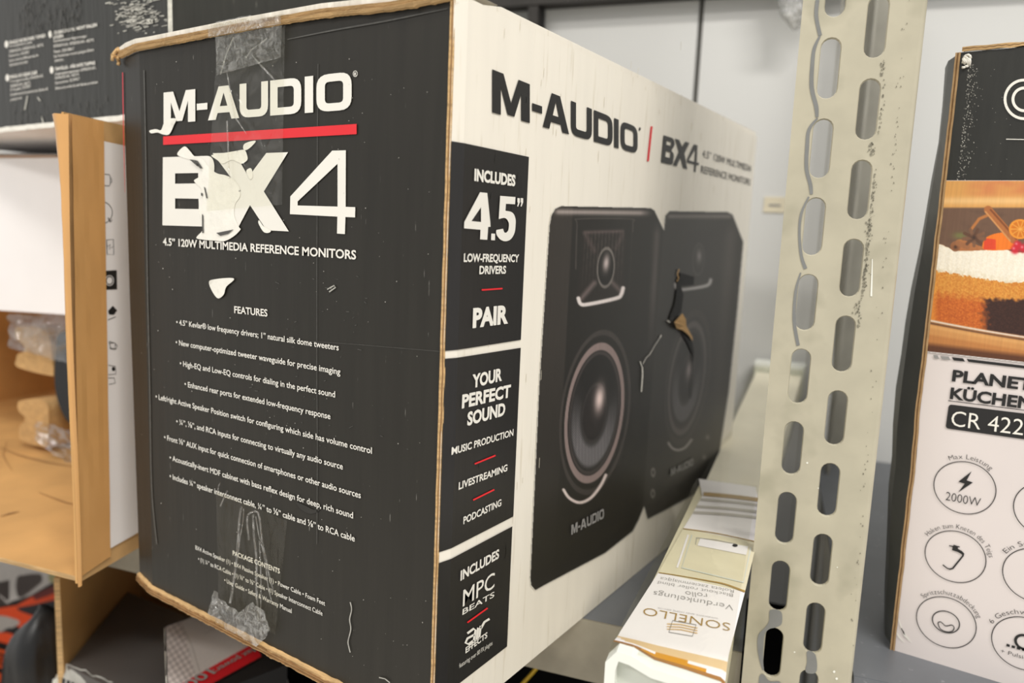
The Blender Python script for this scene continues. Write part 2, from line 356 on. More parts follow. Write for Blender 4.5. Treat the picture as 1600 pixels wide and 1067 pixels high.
# ---- printed pictures painted point by point
def inside(P, U, V):
    r = np.zeros(U.shape, bool); n = len(P)
    for i in range(n):
        x1, y1 = P[i]; x2, y2 = P[(i + 1) % n]
        if y1 == y2: continue
        c = ((y1 > V) != (y2 > V)) & (U < (x2 - x1) * (V - y1) / (y2 - y1) + x1); r ^= c
    return r
class Paint:
    def __init__(s, u0, u1, v0, v1, st):
        s.nu = int((u1 - u0) / st); s.nv = int((v1 - v0) / st); s.st = st
        s.U, s.V = np.meshgrid(np.linspace(u0, u1, s.nu + 1), np.linspace(v0, v1, s.nv + 1))
        s.c = np.zeros(s.U.shape + (3,)); s.a = np.zeros(s.U.shape)
    def cov(s, P):
        q = s.st * 0.3; return sum(inside(P, s.U + dx, s.V + dy).astype(float) for dx in (-q, q) for dy in (-q, q)) / 4
    def put(s, w, col, alpha=True):
        col = np.asarray(col, float); s.c = s.c * (1 - w[..., None]) + w[..., None] * (col if col.ndim > 1 else col[None, None, :])
        if alpha: s.a = np.maximum(s.a, w)
    def poly(s, P, col, k=1.0): s.put(s.cov(P) * k, col)
    def line(s, P, w, col, k=1.0, soft=0.8):
        d = np.full(s.U.shape, 1e9)
        for (x1, y1), (x2, y2) in zip(P[:-1], P[1:]):
            L = (x2 - x1) ** 2 + (y2 - y1) ** 2 + 1e-9; t = np.clip(((s.U - x1) * (x2 - x1) + (s.V - y1) * (y2 - y1)) / L, 0, 1)
            d = np.minimum(d, np.hypot(s.U - x1 - t * (x2 - x1), s.V - y1 - t * (y2 - y1)))
        s.put(np.clip((w / 2 + soft - d) / (2 * soft), 0, 1) * k, col)
    def er(s, cx, cy, rx, ry, sh=0.0):
        dv = s.V - cy; return np.hypot((s.U - cx - sh * dv) / rx, dv / ry)
    def blob(s, cx, cy, rx, ry, col, k=1.0, p=2.0, sh=0.0): s.put(np.exp(-s.er(cx, cy, rx, ry, sh) ** p) * k, col)
    def ring(s, cx, cy, rx, ry, w, col, k=1.0, sh=0.0):
        r = s.er(cx, cy, rx, ry, sh); d = np.abs(r - 1) * min(rx, ry); s.put(np.clip(w / 2 + 0.8 - d, 0, 1) * k, col)
    def build(s, name, fn, mat, parent, label=None, keep=None):
        ru, rv = s.U.ravel(), s.V.ravel(); kp = (s.a > 0.001) if keep is None else keep
        mb = MB(); mb.v = [tuple(fn(a, b)) for a, b in zip(ru, rv)]
        W = s.nu + 1
        mb.f = [(j * W + i, j * W + i + 1, j * W + i + W + 1, j * W + i + W) for j in range(s.nv) for i in range(s.nu) if kp[j:j + 2, i:i + 2].any()]; mb.m = [0] * len(mb.f)
        o = mb.build(name, mat, parent, label)
        at = o.data.color_attributes.new('print', 'FLOAT_COLOR', 'POINT')
        l = np.concatenate([lin(np.clip(s.c, 0, 255)).reshape(-1, 3), s.a.reshape(-1, 1)], 1).astype(np.float32)
        at.data.foreach_set('color', l.ravel()); return o
def fnoise(U, V, sx, sy, seed=0):
    f = np.vectorize(lambda x, y: noise.noise((x / sx, y / sy, seed * 7.31))); return f(U, V)

# ================================================================= THE SETTING
mb = MB(); mb.box(-4, 4, -4, 4, -1.05, -1.0); struct(mb.build('floor', M['floor']))
mb = MB()
mb.rbox(-1.6, 0.0218, 0.575, 0.60, -1.0, 1.3); mb.rbox(0.0272, 1.6, 0.575, 0.60, -1.0, 1.3); mb.rbox(0.0218, 0.0272, 0.583, 0.60, -1.0, 1.3, 1)
struct(mb.build('wall_back', [M['wall'], M['seam']]))

# ---- rack: two shelf boards, uprights, rear beam
sb = thing('shelf_board', 'grey painted shelf board with galvanised front beam under the big speaker carton', 'shelf', rk(-0.3, 0.1277, SH - 0.035), 'rack shelf boards')
mb = MB(); mb.rbox(-1.1, 0.1225, 0.1285, 0.574, SH - 0.004, SH); mb.build('deck', M['deck'], sb)
mb = MB(); mb.rbox(-1.1, 0.1225, 0.1270, 0.1285, SH - 0.037, SH - 0.0002); mb.rbox(-1.1, 0.1225, 0.1285, 0.150, SH - 0.037, SH - 0.035); mb.build('front_beam', M['galvanised_lip'], sb)
sb = thing('shelf_board', 'grey painted shelf board right of the slotted upright, under the kitchen machine carton', 'shelf', rk(0.4, 0.1277, SH - 0.035), 'rack shelf boards')
mb = MB(); mb.rbox(0.1775, 1.1, 0.1285, 0.574, SH - 0.004, SH); mb.build('deck', M['deck'], sb)
mb = MB(); mb.rbox(0.1775, 1.1, 0.1262, 0.1285, SH - 0.04, SH - 0.0002); mb.build('front_beam', M['deck'], sb)
lb = thing('shelf_board', 'dark lower shelf board carrying the torn carton and orange tool box', 'shelf', rk(-0.3, 0.1277, -0.40), 'rack shelf boards')
mb = MB(); mb.rbox(-1.1, 1.1, 0.05, 0.574, -0.40, -0.385); mb.build('deck', M['unlit_black'], lb)  # deck coloured near-black for the shade beneath the shelf above

up = thing('slotted_upright', 'galvanised perforated steel upright with two columns of slots', 'rack post', rk(0.149, 0.122, -1.0), 'slotted uprights')
def rpx(fn=None): pass
Z0, Z1 = -1.0, 0.95
outer = [(12.35, Z0 * 100), (17.40, Z0 * 100), (17.40, Z1 * 100), (12.35, Z1 * 100)]
def slot(cx, cz, l=2.72, w=0.86):
    r = w / 2; P = []
    for k in range(9): a = math.pi * k / 8; P.append((cx + r * math.cos(a), cz + l / 2 - r + r * math.sin(a)))
    for k in range(9): a = math.pi + math.pi * k / 8; P.append((cx + r * math.cos(a), cz - l / 2 + r + r * math.sin(a)))
    return P
polys = [outer]; rims = [outer]
for k in range(-26, 18):
    z = 0.0015 + k * 0.03670
    if Z0 + 0.03 < z < Z1 - 0.03: polys.append(slot(13.76, z * 100)); rims.append(slot(13.76, z * 100, 2.80, .94))
    z += 0.01775
    if Z0 + 0.03 < z < Z1 - 0.03: polys.append(slot(15.61, z * 100)); rims.append(slot(15.61, z * 100, 2.80, .94))
T = 0.0020; mb = MB(); v, f = fill(rims); mb.add([rk(x / 100, 0.122, y / 100) for x, y in v], [q for q in f]); v, f = fill(polys); mb.add([rk(x / 100, 0.122 + T, y / 100) for x, y in v], [q[::-1] for q in f])
for P, Q in zip(polys, rims):
    n = len(P); mb.add([rk(x / 100, 0.122, y / 100) for x, y in Q] + [rk(x / 100, 0.1226, y / 100) for x, y in P] + [rk(x / 100, 0.122 + T, y / 100) for x, y in P], [(k + i, k + (i + 1) % n, k + n + (i + 1) % n, k + n + i) for k in (0, n) for i in range(n)])
mb.build('face_plate', M['galvanised'], up)
mb = MB(); mb.grid(lambda a, b: rk(0.1740 + 0.0022 * math.sin(a * math.pi / 2), 0.122 + 0.0022 * (1 - math.cos(a * math.pi / 2)) , Z0 + (Z1 - Z0) * b), 6, 1)
mb.rbox(0.1746, 0.1762, 0.1242, 0.160, Z0, Z1); mb.build('side_flange', M['galvanised'], up)
PF = on_plane(E2, 0.122, 0.0003)
def clear_of_slots(x, y):
    q = PF(x, y); a, z = q @ E1, q[2]
    for c, z0 in ((.1376, .0015), (.1561, .01925)):
        if abs(a - c) < .0054:
            dz = (z - z0 + .01835) % .0367 - .01835
            if abs(dz) < .0150: return False
    return True
mb = MB(); cc = lambda P: crop(P, 1160, 0, 1.977); c2 = lambda P: crop(P, 1160, 540, 2.024)
for P, w in [([(232, 0), (228, 50), (240, 110)], 9), ([(240, 110), (222, 150), (216, 200), (214, 270), (228, 330), (230, 362)], [4, 8, 9, 10, 10, 7]),
             ([(232, 365), (206, 400), (200, 450), (198, 520), (210, 570), (213, 600)], [4, 8, 9, 9, 9, 7]),
             ([(205, 608), (182, 660), (176, 720), (182, 790), (195, 830)], [4, 6, 6, 7, 9]), ([(180, 842), (165, 900), (160, 990), (172, 1067)], [3, 7, 8, 8])]:
    strip(mb, smooth(cc(P), 4, False), [x / 1.977 * 1.3 for x in np.interp(np.linspace(0, 1, (len(P) - 1) * 4 + 1), np.linspace(0, 1, len(P)), w)] if isinstance(w, list) else w / 1.977 * 1.3, PF)
mb.build('paint_drip', M['paint_drip'], up, 'grey paint drip running down between the left slots'); mb = MB()
shape(mb, [smooth(c2([(88, 835), (122, 840), (124, 878), (105, 890), (84, 896), (70, 915), (66, 960), (66, 1000), (68, 1026), (58, 1010), (48, 960), (50, 915), (72, 890), (84, 870)]))], PF); mb.build('paint_drip', M['paint_drip'], up, 'grey paint drip near the foot'); mb = MB()
shape(mb, [smooth(c2([(56, 1040), (68, 1040), (86, 1060), (118, 1062), (125, 1090), (55, 1090), (52, 1060)]))], PF); mb.build('paint_drip', M['paint_drip'], up, 'grey paint drip near the foot'); mb = MB()
shape(mb, [smooth(c2([(205, 965), (230, 975), (236, 1020), (225, 1036), (200, 1030), (204, 1000)]))], PF)
mb.build('paint_drip', M['paint_drip'], up, 'grey paint drip below the right slots')
mb = MB()
for P in ([(440, 0), (436, 60), (430, 150), (425, 240), (420, 330), (412, 400), (395, 440), (398, 520), (396, 600), (388, 680), (380, 760), (374, 850), (355, 930), (350, 1010)],):
    Q = smooth(cc(P), 10, False)
    for (x, y) in Q:
        for _ in range(5):
            r = random.uniform(0.5, 1.6); xx, yy = x + random.gauss(2.5, 2.4), y + random.uniform(-4, 4)
            if clear_of_slots(xx, yy): shape(mb, [ell(xx, yy, r, r * random.uniform(.8, 1.8), 6)], PF)
for _ in range(70):
    y = random.uniform(0, 1060); x = np.interp(y, [0, 1067], [1418, 1323]) + random.gauss(0, 3); r = random.uniform(.4, 1.1); shape(mb, [ell(x, y, r, r * 1.6, 6)], PF)
mb.build('dark_stain', M['paint_dark'], up, 'dark specks down the right slots')['kind'] = 'stuff'
mb = MB()
strip(mb, cc([(401, 800), (400, 850), (398, 915)]), [1.2, 2.2, 3.0], PF); mb.build('white_drip', M['weld_glint_white'], up, 'shiny white drip')
mb = MB()
for x, y, r in ((205, 370, 1.6), (290, 1030, 2), (298, 1052, 2), (165, 968, 1.3), (300, 700, 1), (240, 450, 1)): shape(mb, [ell(*c2([(x, y)])[0], r, r, 10)], PF)
mb.build('white_speck', M['weld_glint_white'], up, 'shiny white specks')['kind'] = 'stuff'
ru_ = thing('slotted_upright', 'shaded grey rear upright at the back wall, glimpsed through the slots of the front upright', 'rack post', rk(0.18, 0.55, -0.385), 'slotted uprights')
mb = MB(); RP = [[(16.0, -38.5), (20.6, -38.5), (20.6, 46.6), (16.0, 46.6)]]
for k in range(-10, 13):
    RP.append(slot(16.55, (0.012 + k * 0.0367) * 100, 2.5, 0.8))
v, f = fill(RP); mb.add([rk(x / 100, 0.548, y / 100) for x, y in v], f); mb.add([rk(x / 100, 0.550, y / 100) for x, y in v], [q[::-1] for q in f]); mb.build('face_plate', M['rear_steel_shaded'], ru_)
mb = MB(); mb.rbox(0.186, 0.188, 0.500, 0.5478, -0.385, 0.466); mb.build('side_flange', M['rear_steel_shaded'], ru_)
rb = thing('rear_post', 'dark narrow steel post standing against the pale back wall', 'rack post', rk(-0.155, 0.555, -0.385))
mb = MB(); mb.rbox(-0.1615, -0.1500, 0.553, 0.5735, -0.385, 0.466); mb.build('post', M['dark_steel'], rb)
mb = MB(); mb.rbox(-0.1498, -0.1478, 0.560, 0.5735, -0.385, 0.466); mb.build('edge_lip', M['matt_black'], rb)
mb = MB(); mb.rbox(-1.1, 0.9, 0.5535, 0.5742, 0.4675, 0.52); tag(mb.build('rear_beam', M['dark_steel']), 'dark horizontal beam along the top of the back wall', 'beam')
tg = thing('shelf_tag', 'small cream paper tag on the back wall left of the slotted upright', 'tag', rk(0.113, 0.5735, 0.257))
mb = MB(); mb.rbox(0.104, 0.126, 0.5738, 0.5748, 0.249, 0.265); mb.build('card', M['cream_tag'], tg)
mb = MB(); mb.rbox(0.109, 0.121, 0.5733, 0.5739, 0.2555, 0.2575); mb.build('print_line', M['ink_grey'], tg)

# ================================================================= THE BIG SPEAKER CARTON
spk = thing('speaker_carton', 'large worn speaker carton with black front and two speakers pictured on its white side', 'box', (-BW / 2, BL_ / 2, SH))
mb = MB()
LEFT = [(0.0, -0.2345), (0.04, -0.2355), (0.10, -0.2370), (0.16, -0.2385), (0.24, -0.2390), (0.30, -0.2395)]
def lx(z): return float(np.interp(z, [p[0] for p in LEFT], [p[1] for p in LEFT]))
XR = -0.0008
def black_face(a, b):
    z = BH * b; x0 = lx(z)
    x = x0 + (CREASE - x0) * (a / 0.15) if a < 0.15 else CREASE + (XR - CREASE) * (a - 0.15) / 0.85
    return (x, face_y(x), z)
mb.grid(black_face, 20, 16, 0)
def white_face(a, b):
    y = 0.0068 * a / 0.1 if a < 0.1 else 0.0068 + (BL_ - 0.0068) * (a - 0.1) / 0.9
    return (side_x(y), y, BH * b)
mb.grid(white_face, 20, 8, 1)
mb.grid(lambda a, b: (lx(BH * b), face_y(lx(BH * b)) + (BL_ - face_y(lx(BH * b))) * (1 - a), BH * b), 4, 8, 1)
mb.quad((WX, BL_, 0), (-BW, BL_, 0), (-BW, BL_, BH), (WX, BL_, BH), 1); mb.quad((WX, 0.0068, 0), (WX, 0.0068, -.0047), (WX, BL_, -.0047), (WX, BL_, 0), 1)
mb.quad((lx(0), face_y(lx(0)), 0), (lx(0), BL_, 0), (WX, BL_, 0), (XR, 0, 0), 2); mb.quad((lx(.3), face_y(lx(.3)), BH), (XR, 0, BH), (WX, BL_, BH), (lx(.3), BL_, BH), 1)
mb.build('carton_body', [M['black_print'], M['white_print'], M['kraft']], spk)
# corner edge of raw board between the two faces
mb = MB(); n = 60
ed = []
for k in range(n + 1):
    z = 0.0 + 0.300 * k / n; j = 0.0003 * noise.noise((z * 90, 1, 0)); w = 0.0011 + 0.0005 * noise.noise((z * 60, 5, 0)) + (0.0006 if 0.13 < z < 0.16 else 0)
    ed.append(((XR - 0.0004 + j, -0.0008, z), (XR - 0.0002 + w * .45 + j, -0.0005, z), (XR + 0.0001 + w * .5 + j, -0.0001, z), (XR + 0.0004 + w * .5, 0.0003, z), (XR + 0.0005 + w * .5, 0.0006, z)))
for k in range(n):
    a, b = ed[k], ed[k + 1]
    for i in range(4): mb.quad(a[i], a[i + 1], b[i + 1], b[i], 1 if i == 1 else 0)
mb.build('corner_edge', [M['kraft_edge'], M['kraft_dark']], spk, 'raw brown cardboard corner edge')
# top flap: corrugated brown edge with a white upper layer
def flap_edge(mb, z_of, th, y0, mi_edge, n=160, white=True, xs=-0.2405):
    rows = []
    for k in range(n + 1):
        t = k / n; x = xs + (0.0005 - xs) * t; zb, zt = z_of(x)
        j = 0.0007 * noise.noise((x * 130, 2, 0)) + 0.0005 * noise.noise((x * 420, 8, 0)); y = face_y(x) + y0
        rows.append([(x, y + 0.0014, zb + j * .8), (x, y + j * .4, zb + 0.0004 + j), (x, y - 0.0006 + j, zb + th * 0.30), (x, y + 0.0004, zb + th * 0.34), (x, y - 0.0004 + j * .7, zb + th * 0.62), (x, y + 0.0006 + j * 1.2, zb + th * 0.66), (x, y + 0.0002, zt - 0.0006), (x, y + 0.0020, zt), (x, y + 0.03, zt)])
    for k in range(n):
        for i in range(len(rows[0]) - 1):
            mb.quad(rows[k][i], rows[k + 1][i], rows[k + 1][i + 1], rows[k][i + 1], (1 if i >= 5 else (2 if i in (2, 4) else 0)) if white else (2 if i in (2, 4) else 0))
def top_z(x):
    sag = np.interp(x, [-.24, -.12, -.07, -.03, 0], [0.0, 0.0, -0.0006, -0.0030, -0.0030]); k = np.interp(x, [-.24, -.228, -.20, -.09, 0], [0.0058, 0.0068, .0062, 0.0062, 0.0060])
    return BH - 0.0002 + sag, BH + sag + k
mb = MB(); flap_edge(mb, top_z, 0.0055, -0.0024, 0)
a0, a1 = top_z(-.2405), top_z(0)
mb.add([(-.2405, .03, a0[1]), (0.0005, .03, a1[1]), (0.0005, BL_, BH + .0035), (-.2405, BL_, BH + .0035)], [(0, 1, 2, 3)], 1)
mb.add([(0.0005, 0.0, a1[0]), (0.0005, .03, a1[1]), (0.0005, BL_, BH + .0035), (0.0005, BL_, BH)], [(0, 1, 2, 3)], 1)
mb.build('top_flap', [M['kraft_edge'], M['white_print'], M['kraft_dark']], spk, 'white top flap with raw brown corrugated edge')
mb = MB()
for dz in (0.0, -0.0022, -0.0044):       # crushed curl of board at the back left corner
    P = [(-0.2405 + 0.0022 * math.cos(a) * (1 - .1 * k), 0.0035 + 0.0018 * math.sin(a) - .001, BH + 0.003 + dz + 0.0022 * math.sin(a + dz * 400)) for k, a in enumerate(np.linspace(0, 5.2, 14))]
    mb.tube(P, 0.0009, 6)
mb.build('crushed_corner', M['kraft_edge'], spk, 'crushed curled cardboard corner', smooth=True)
def low_z(x): return -0.0048, 0.0002 + 0.0006 * noise.noise((x * 200, 3, 3))
mb = MB(); flap_edge(mb, low_z, 0.0046, -0.0022, 0, white=False, xs=-0.2345)
mb.add([(-.2345, .006, -.0048), (0.0005, -.0008, -.0048), (0.0012, BL_, -.0048), (-.2345, BL_, -.0048), (-.2345, .006, 0), (-.2345, BL_, 0)], [(0, 1, 2, 3), (0, 3, 5, 4)], 0)
mb.build('bottom_flap', [M['kraft_edge'], M['white_print'], M['kraft_dark']], spk, 'raw brown corrugated bottom edge')

NB = np.array([0, -1.0, 0]); NW = np.array([1.0, 0, 0])
f5 = on_black(0.0005); f4 = on_black(0.0004); f6 = on_black(0.0007); f8 = on_black(0.0009)
c7 = lambda P: crop(P, 200, 100, 3.3333)
mb = MB()
sp = [(ch, 200 + a / 3.3333, 200 + b / 3.3333) for ch, a, b in [('M', 190, 355), ('-', 363, 418), ('A', 421, 584), ('U', 586, 734), ('D', 745, 907), ('I', 925, 969), ('O', 986, 1169)]]
word(mb, sp, c7([(190, 150), (1169, 40)]), c7([(190, 312), (1169, 238)]), f5)
shape(mb, [ell(*c7([(1188, 52)])[0], 3.6, 4.9, 24), ell(*c7([(1188, 52)])[0], 2.9, 4.1, 24)], f5)
text(mb, 'R', c7([(1182, 63)])[0], c7([(1194, 63)])[0], 5.4, f5, NB, 0.02)
mb.build('brand_logo', M['ink_white'], spk, 'white printed brand name across the top of the black front')
mb = MB(); shape(mb, [c7([(188, 378), (1195, 313), (1195, 366), (188, 422)])], f5); mb.build('red_rule', M['ink_red'], spk, 'red printed rule')
mb = MB()
shape(mb, [arcs([(*p, r) for p, r in zip(c7([(186, 486), (440, 478), (455, 520), (452, 600), (400, 650), (470, 690), (480, 780), (440, 848), (184, 840)]), [0, 8, 6, 6, 3, 6, 8, 10, 0])]),
           c7([(250, 570), (370, 568), (372, 622), (250, 624)]), c7([(250, 700), (372, 702), (374, 756), (250, 754)])], f5)
shape(mb, [c7([(445, 465), (560, 462), (632, 588), (725, 464), (838, 460), (712, 664), (842, 872), (726, 866), (640, 735), (575, 858), (462, 852), (592, 660)])], f5)
shape(mb, [c7([(1068, 452), (1139, 450), (1138, 744), (1188, 746), (1187, 799), (1137, 797), (1134, 886), (1093, 883), (1095, 795), (848, 782), (850, 690)]), c7([(1096, 520), (1096, 743), (888, 737), (888, 716)])], f5)
mb.build('model_lettering', M['ink_white'], spk, 'large white BX4 lettering')
mb = MB(); text(mb, '4.5” 120W MULTIMEDIA REFERENCE MONITORS', c7([(187, 943)])[0], c7([(1192, 1017)])[0], 12.6, f5, NB, 0.022)
mb.build('caption_lettering', M['ink_white'], spk)
mb = MB(); c8 = lambda p: crop([p], 220, 440, 2.319)[0]
text(mb, 'FEATURES', c8((342, 113)), c8((462, 126)), 10.8, f5, NB, 0.018)
for s, a, b in [('• 4.5” Kevlar® low frequency drivers; 1” natural silk dome tweeters', (132, 155), (720, 249)), ('• New computer-optimized tweeter waveguide for precise imaging', (130, 228), (726, 337)),
                ('• High-EQ and Low-EQ controls for dialing in the perfect sound', (145, 304), (707, 419)), ('• Enhanced rear ports for extended low-frequency response', (162, 379), (690, 498)),
                ('• Left/right Active Speaker Position switch for configuring which side has volume control', (57, 424), (840, 623)), ('• ¼”, ⅛”, and RCA inputs for connecting to virtually any audio source', (132, 514), (735, 680)),
                ('• Front ⅛” AUX input for quick connection of smartphones or other audio sources', (88, 571), (800, 784)), ('• Acoustically-inert MDF cabinet with bass reflex design for deep, rich sound', (108, 645), (772, 857)),
                ('• Includes ¼” speaker interconnect cable, ¼” to ⅛” cable and ⅛” to RCA cable', (108, 712), (778, 941))]:
    text(mb, s, c8(a), c8(b), 9.0, f5, NB, 0.010)
mb.build('feature_text', M['ink_white'], spk)
mb = MB(); c6 = lambda p: crop([p], 220, 740, 3.2625)[0]
for s, a, b, h, w in [('PACKAGE CONTENTS', (473, 413), (713, 508), 7.4, .018), ('BX4 Active Speaker (1) • BX4 Passive Speaker (1) • Power Cable • Foam Feet', (283, 384), (943, 671), 6.8, .004),
                      ('• (1) ¼” to RCA Cable • (1) ⅛” to ⅛” Cable • (1) Speaker Interconnect Cable', (297, 442), (930, 722), 6.8, .004), ('• User Guide • Safety & Warranty Manual', (430, 550), (773, 709), 6.8, .004)]:
    text(mb, s, c6(a), c6(b), h, f5, NB, w)
mb.build('contents_text', M['ink_white'], spk)
# torn paper, scratches
mb = MB()
for P in [[(118, 348), (150, 340), (178, 345), (192, 312), (212, 288), (258, 286), (246, 318), (222, 366), (190, 368), (160, 358), (128, 362)],
          [(440, 478), (470, 470), (560, 455), (610, 448), (625, 470), (628, 500), (600, 520), (580, 512), (545, 500), (500, 520), (470, 500)],
          [(300, 430), (330, 455), (352, 480), (395, 495), (430, 540), (470, 570), (515, 580), (556, 602), (585, 640), (590, 690), (565, 730), (560, 790), (585, 850), (592, 862), (560, 895), (510, 922), (460, 920), (400, 915), (362, 905), (392, 870), (398, 835), (380, 790), (375, 745), (395, 735), (398, 700), (388, 650), (350, 610), (375, 590), (395, 560), (370, 530), (345, 505), (300, 490), (262, 470)],
          [(610, 420), (640, 405), (672, 402), (650, 430), (625, 448), (608, 446)], [(622, 560), (640, 543), (652, 552), (655, 590), (640, 600)], [(690, 815), (712, 845), (750, 868), (735, 880), (710, 872), (686, 830)]]:
    shape(mb, [smooth(c7(P), 4)], f6); mb.build('torn_patch', M['torn_paper'], spk, 'ragged white torn paper where a label was ripped off'); mb = MB()
shape(mb, [smooth([(329, 440), (340, 436), (362, 434), (368, 437), (356, 448), (352, 460), (343, 466), (334, 455)], 4)], f8)
mb.build('torn_patch', M['torn_paper'], spk, 'small white torn patch above the features heading')
mb = MB()
for s, a, b in [('FR-02219W', (444, 728), (446, 850))]: text(mb, s, c7([a])[0], c7([b])[0], 4, on_black(0.0011), NB, 0.004)
for P in [[(330, 498), (350, 500), (380, 530), (372, 535)], [(352, 500), (372, 505), (400, 545), (385, 545)], [(390, 670), (400, 675), (398, 690), (390, 685)], [(405, 640), (412, 645), (425, 700), (418, 700)], [(395, 780), (402, 790), (404, 880), (396, 880)], [(470, 880), (520, 870), (560, 862), (530, 885), (490, 895)]]:
    shape(mb, [c7(P)], on_black(0.0011))
mb.build('label_remnant', M['faint_scuff'], spk, 'grey printed remnants on torn paper')
mb = MB(); c6l = lambda P: crop(P, 220, 740, 3.2625)
strip(mb, smooth(c6l([(1073, 652), (1080, 690), (1070, 740), (1076, 790), (1062, 850), (1066, 880), (1073, 908)]), 4, False), 1.6, f6)
strip(mb, c6l([(1220, 1035), (1250, 1042), (1275, 1062)]), 1.6, f6)
strip(mb, [(513, 452), (524, 446), (526, 449), (516, 456)], 2, f6)
for _ in range(150):
    x, y = random.uniform(215, 675), random.uniform(90, 1060); r = random.uniform(.25, .8)
    if y < 1000 - (560 - x) * .55 or x > 480: shape(mb, [ell(x, y, r, r * random.uniform(.6, 1.6), 6)], f6)
mb.build('scratch', M['thin_scuff'], spk, 'pale scratches and specks')['kind'] = 'stuff'
mb = MB()
strip(mb, [(498, 100), (497, 200), (496, 420), (496, 600), (497, 700), (496, 850)], 0.8, f4)
strip(mb, [(440, 530), (560, 538), (690, 549)], 0.6, f4)
strip(mb, smooth([(450, 62), (520, 48), (600, 34), (660, 22), (700, 14)], 4, False), [1, 1.5, 2, 2.2, 2.4, 2.4, 2.6, 2.6, 2.6, 2.6, 2.4, 2.2, 2, 1.6, 1.4, 1.2, 1], f4)
strip(mb, smooth([(226, 110), (229, 250), (231, 420), (235, 600), (238, 760), (246, 850)], 4, False), 2.0, f4)
for _ in range(60):
    x = random.uniform(380, 640); y = random.uniform(420, 720); l = random.uniform(2, 9); strip(mb, [(x, y), (x + random.uniform(-l, l), y + random.uniform(-1, 1) * l * .4)], random.uniform(.4, 1.0), f4)
mb.build('crease_line', M['faint_scuff'], spk, 'faint crease lines')['kind'] = 'stuff'
mb = MB(); strip(mb, [(177.2, 110), (177.6, 150), (178.4, 215), (180, 300)], [2.2, 2.4, 2.0, .6], on_black(0.0006)); mb.build('red_side_edge', M['red_side'], spk, 'sliver of the red printed left side')
mb = MB()
for P in [[(460, 700), (475, 706), (488, 712), (500, 708), (492, 716), (480, 718), (466, 710)]]:
    shape(mb, [smooth([(x + 4, y + 84) if y > 600 else (x, y) for x, y in P], 3)], f4)
    mb.build('ink_smudge', M['residue'], spk, 'shiny black smudge'); mb = MB()
# packing tape
def tape(name, px_quad, mat, label, nu=14, nv=22, amp=0.0012, base=0.0013, seed=0):
    mb = MB(); A, B, C_, D = [np.array(p, float) for p in px_quad]
    def fn(a, b):
        p = (A * (1 - a) + B * a) * (1 - b) + (D * (1 - a) + C_ * a) * b; q = hit(p[0], p[1], (0, 1, 0), 0)
        w = noise.noise((a * 5, b * 9, seed)) + .5 * noise.noise((a * 13, b * 20, seed + 3)); e = .25 if a in (0, 1) else 1
        return (q[0], face_y(q[0]) - base - amp * max(w, -.5) * e, q[2])
    mb.grid(fn, nu, nv); return mb.build(name, mat, spk, label, smooth=True)
tape('packing_tape', [(344, 58), (449, 40), (444, 320), (326, 330)], M['tape'], 'wrinkled clear packing tape over the top edge', seed=1)
mb = MB()                                        # its folded end over the flap
def fold(a, b):
    x = -0.1462 + 0.0525 * a; z = BH + 0.008 * b - 0.001; return (x, -0.0040 - 0.0008 * noise.noise((a * 12, b * 5, 3)) + (0.004 if b > .8 else 0), z - 0.002 * (a > .5) * b)
mb.grid(fold, 16, 6); mb.build('tape_fold', M['tape_crumple'], spk, 'tape folded over the corrugated edge', smooth=True)
tape('tape_end', [(345, 60), (449, 42), (447, 92), (347, 120)], M['tape_crumple2'], 'whitish crinkled end of the tape', amp=.0010, base=.0030, seed=12)
mb = MB()
for P, w in [([(401, 88), (415, 104), (432, 122), (437, 128)], [1.5, 3, 3, 1]), ([(362, 115), (368, 150), (375, 185), (392, 210)], [1, 4, 3, 1]), ([(392, 92), (400, 80), (425, 62)], 2), ([(362, 190), (364, 240), (366, 280)], 2.4), ([(372, 60), (360, 90), (352, 118)], 2)]:
    strip(mb, P, w, on_black(0.0026))
mb.build('tape_wrinkle', M['tape_crumple'], spk, 'bright wrinkles in the tape')
tape('packing_tape', [(341, 768), (452, 812), (433, 990), (345, 945)], M['tape_low'], 'glossy clear packing tape pulled over the bottom edge', seed=5)
mb = MB(); F = on_black(0.0028)
for P, w in [([(538, 160), (528, 210), (522, 290), (512, 420), (498, 520), (488, 600), (478, 650)], 3.4), ([(548, 170), (545, 230), (528, 330), (518, 430)], 1.6), ([(570, 200), (566, 240), (575, 330)], 2.6), ([(566, 205), (590, 188), (620, 190), (632, 240), (640, 320), (660, 420), (680, 520), (700, 590)], 2.8),
             ([(596, 200), (600, 300), (612, 420), (612, 560), (618, 660), (622, 740)], 3.2), ([(628, 330), (632, 420), (636, 560), (632, 740)], 1.8), ([(610, 210), (625, 300), (645, 380), (660, 460), (672, 560), (690, 640)], 1.6), ([(430, 160), (450, 110), (465, 80)], 2.0), ([(415, 100), (420, 60), (428, 40)], 1.5), ([(575, 660), (560, 700), (545, 690)], 1.6)]:
    Q = smooth([c6(p) for p in P], 4, False); strip(mb, Q, w, F)
mb.build('tape_wrinkle', M['tape_crumple'], spk, 'stretched pale strands in the lower tape')
mb = MB(); Q0 = [c6(p) for p in [(408, 580), (470, 650), (540, 690), (600, 640), (660, 680), (694, 770)]]; Q1 = [c6(p) for p in [(385, 690), (440, 740), (510, 790), (570, 820), (630, 860), (680, 815)]]
def crum(a, b):
    t = a * 5; i = min(int(t), 4); w = t - i; p0 = np.array(Q0[i]) * (1 - w) + np.array(Q0[i + 1]) * w; p1 = np.array(Q1[i]) * (1 - w) + np.array(Q1[i + 1]) * w
    p = p0 * (1 - b) + p1 * b; q = hit(p[0], p[1], (0, 1, 0), 0); q[2] = max(q[2], -.0046 + .0006 * a); return (q[0], -0.0042 - 0.0016 * noise.noise((a * 14, b * 6, 9)) - .001 * b, q[2])
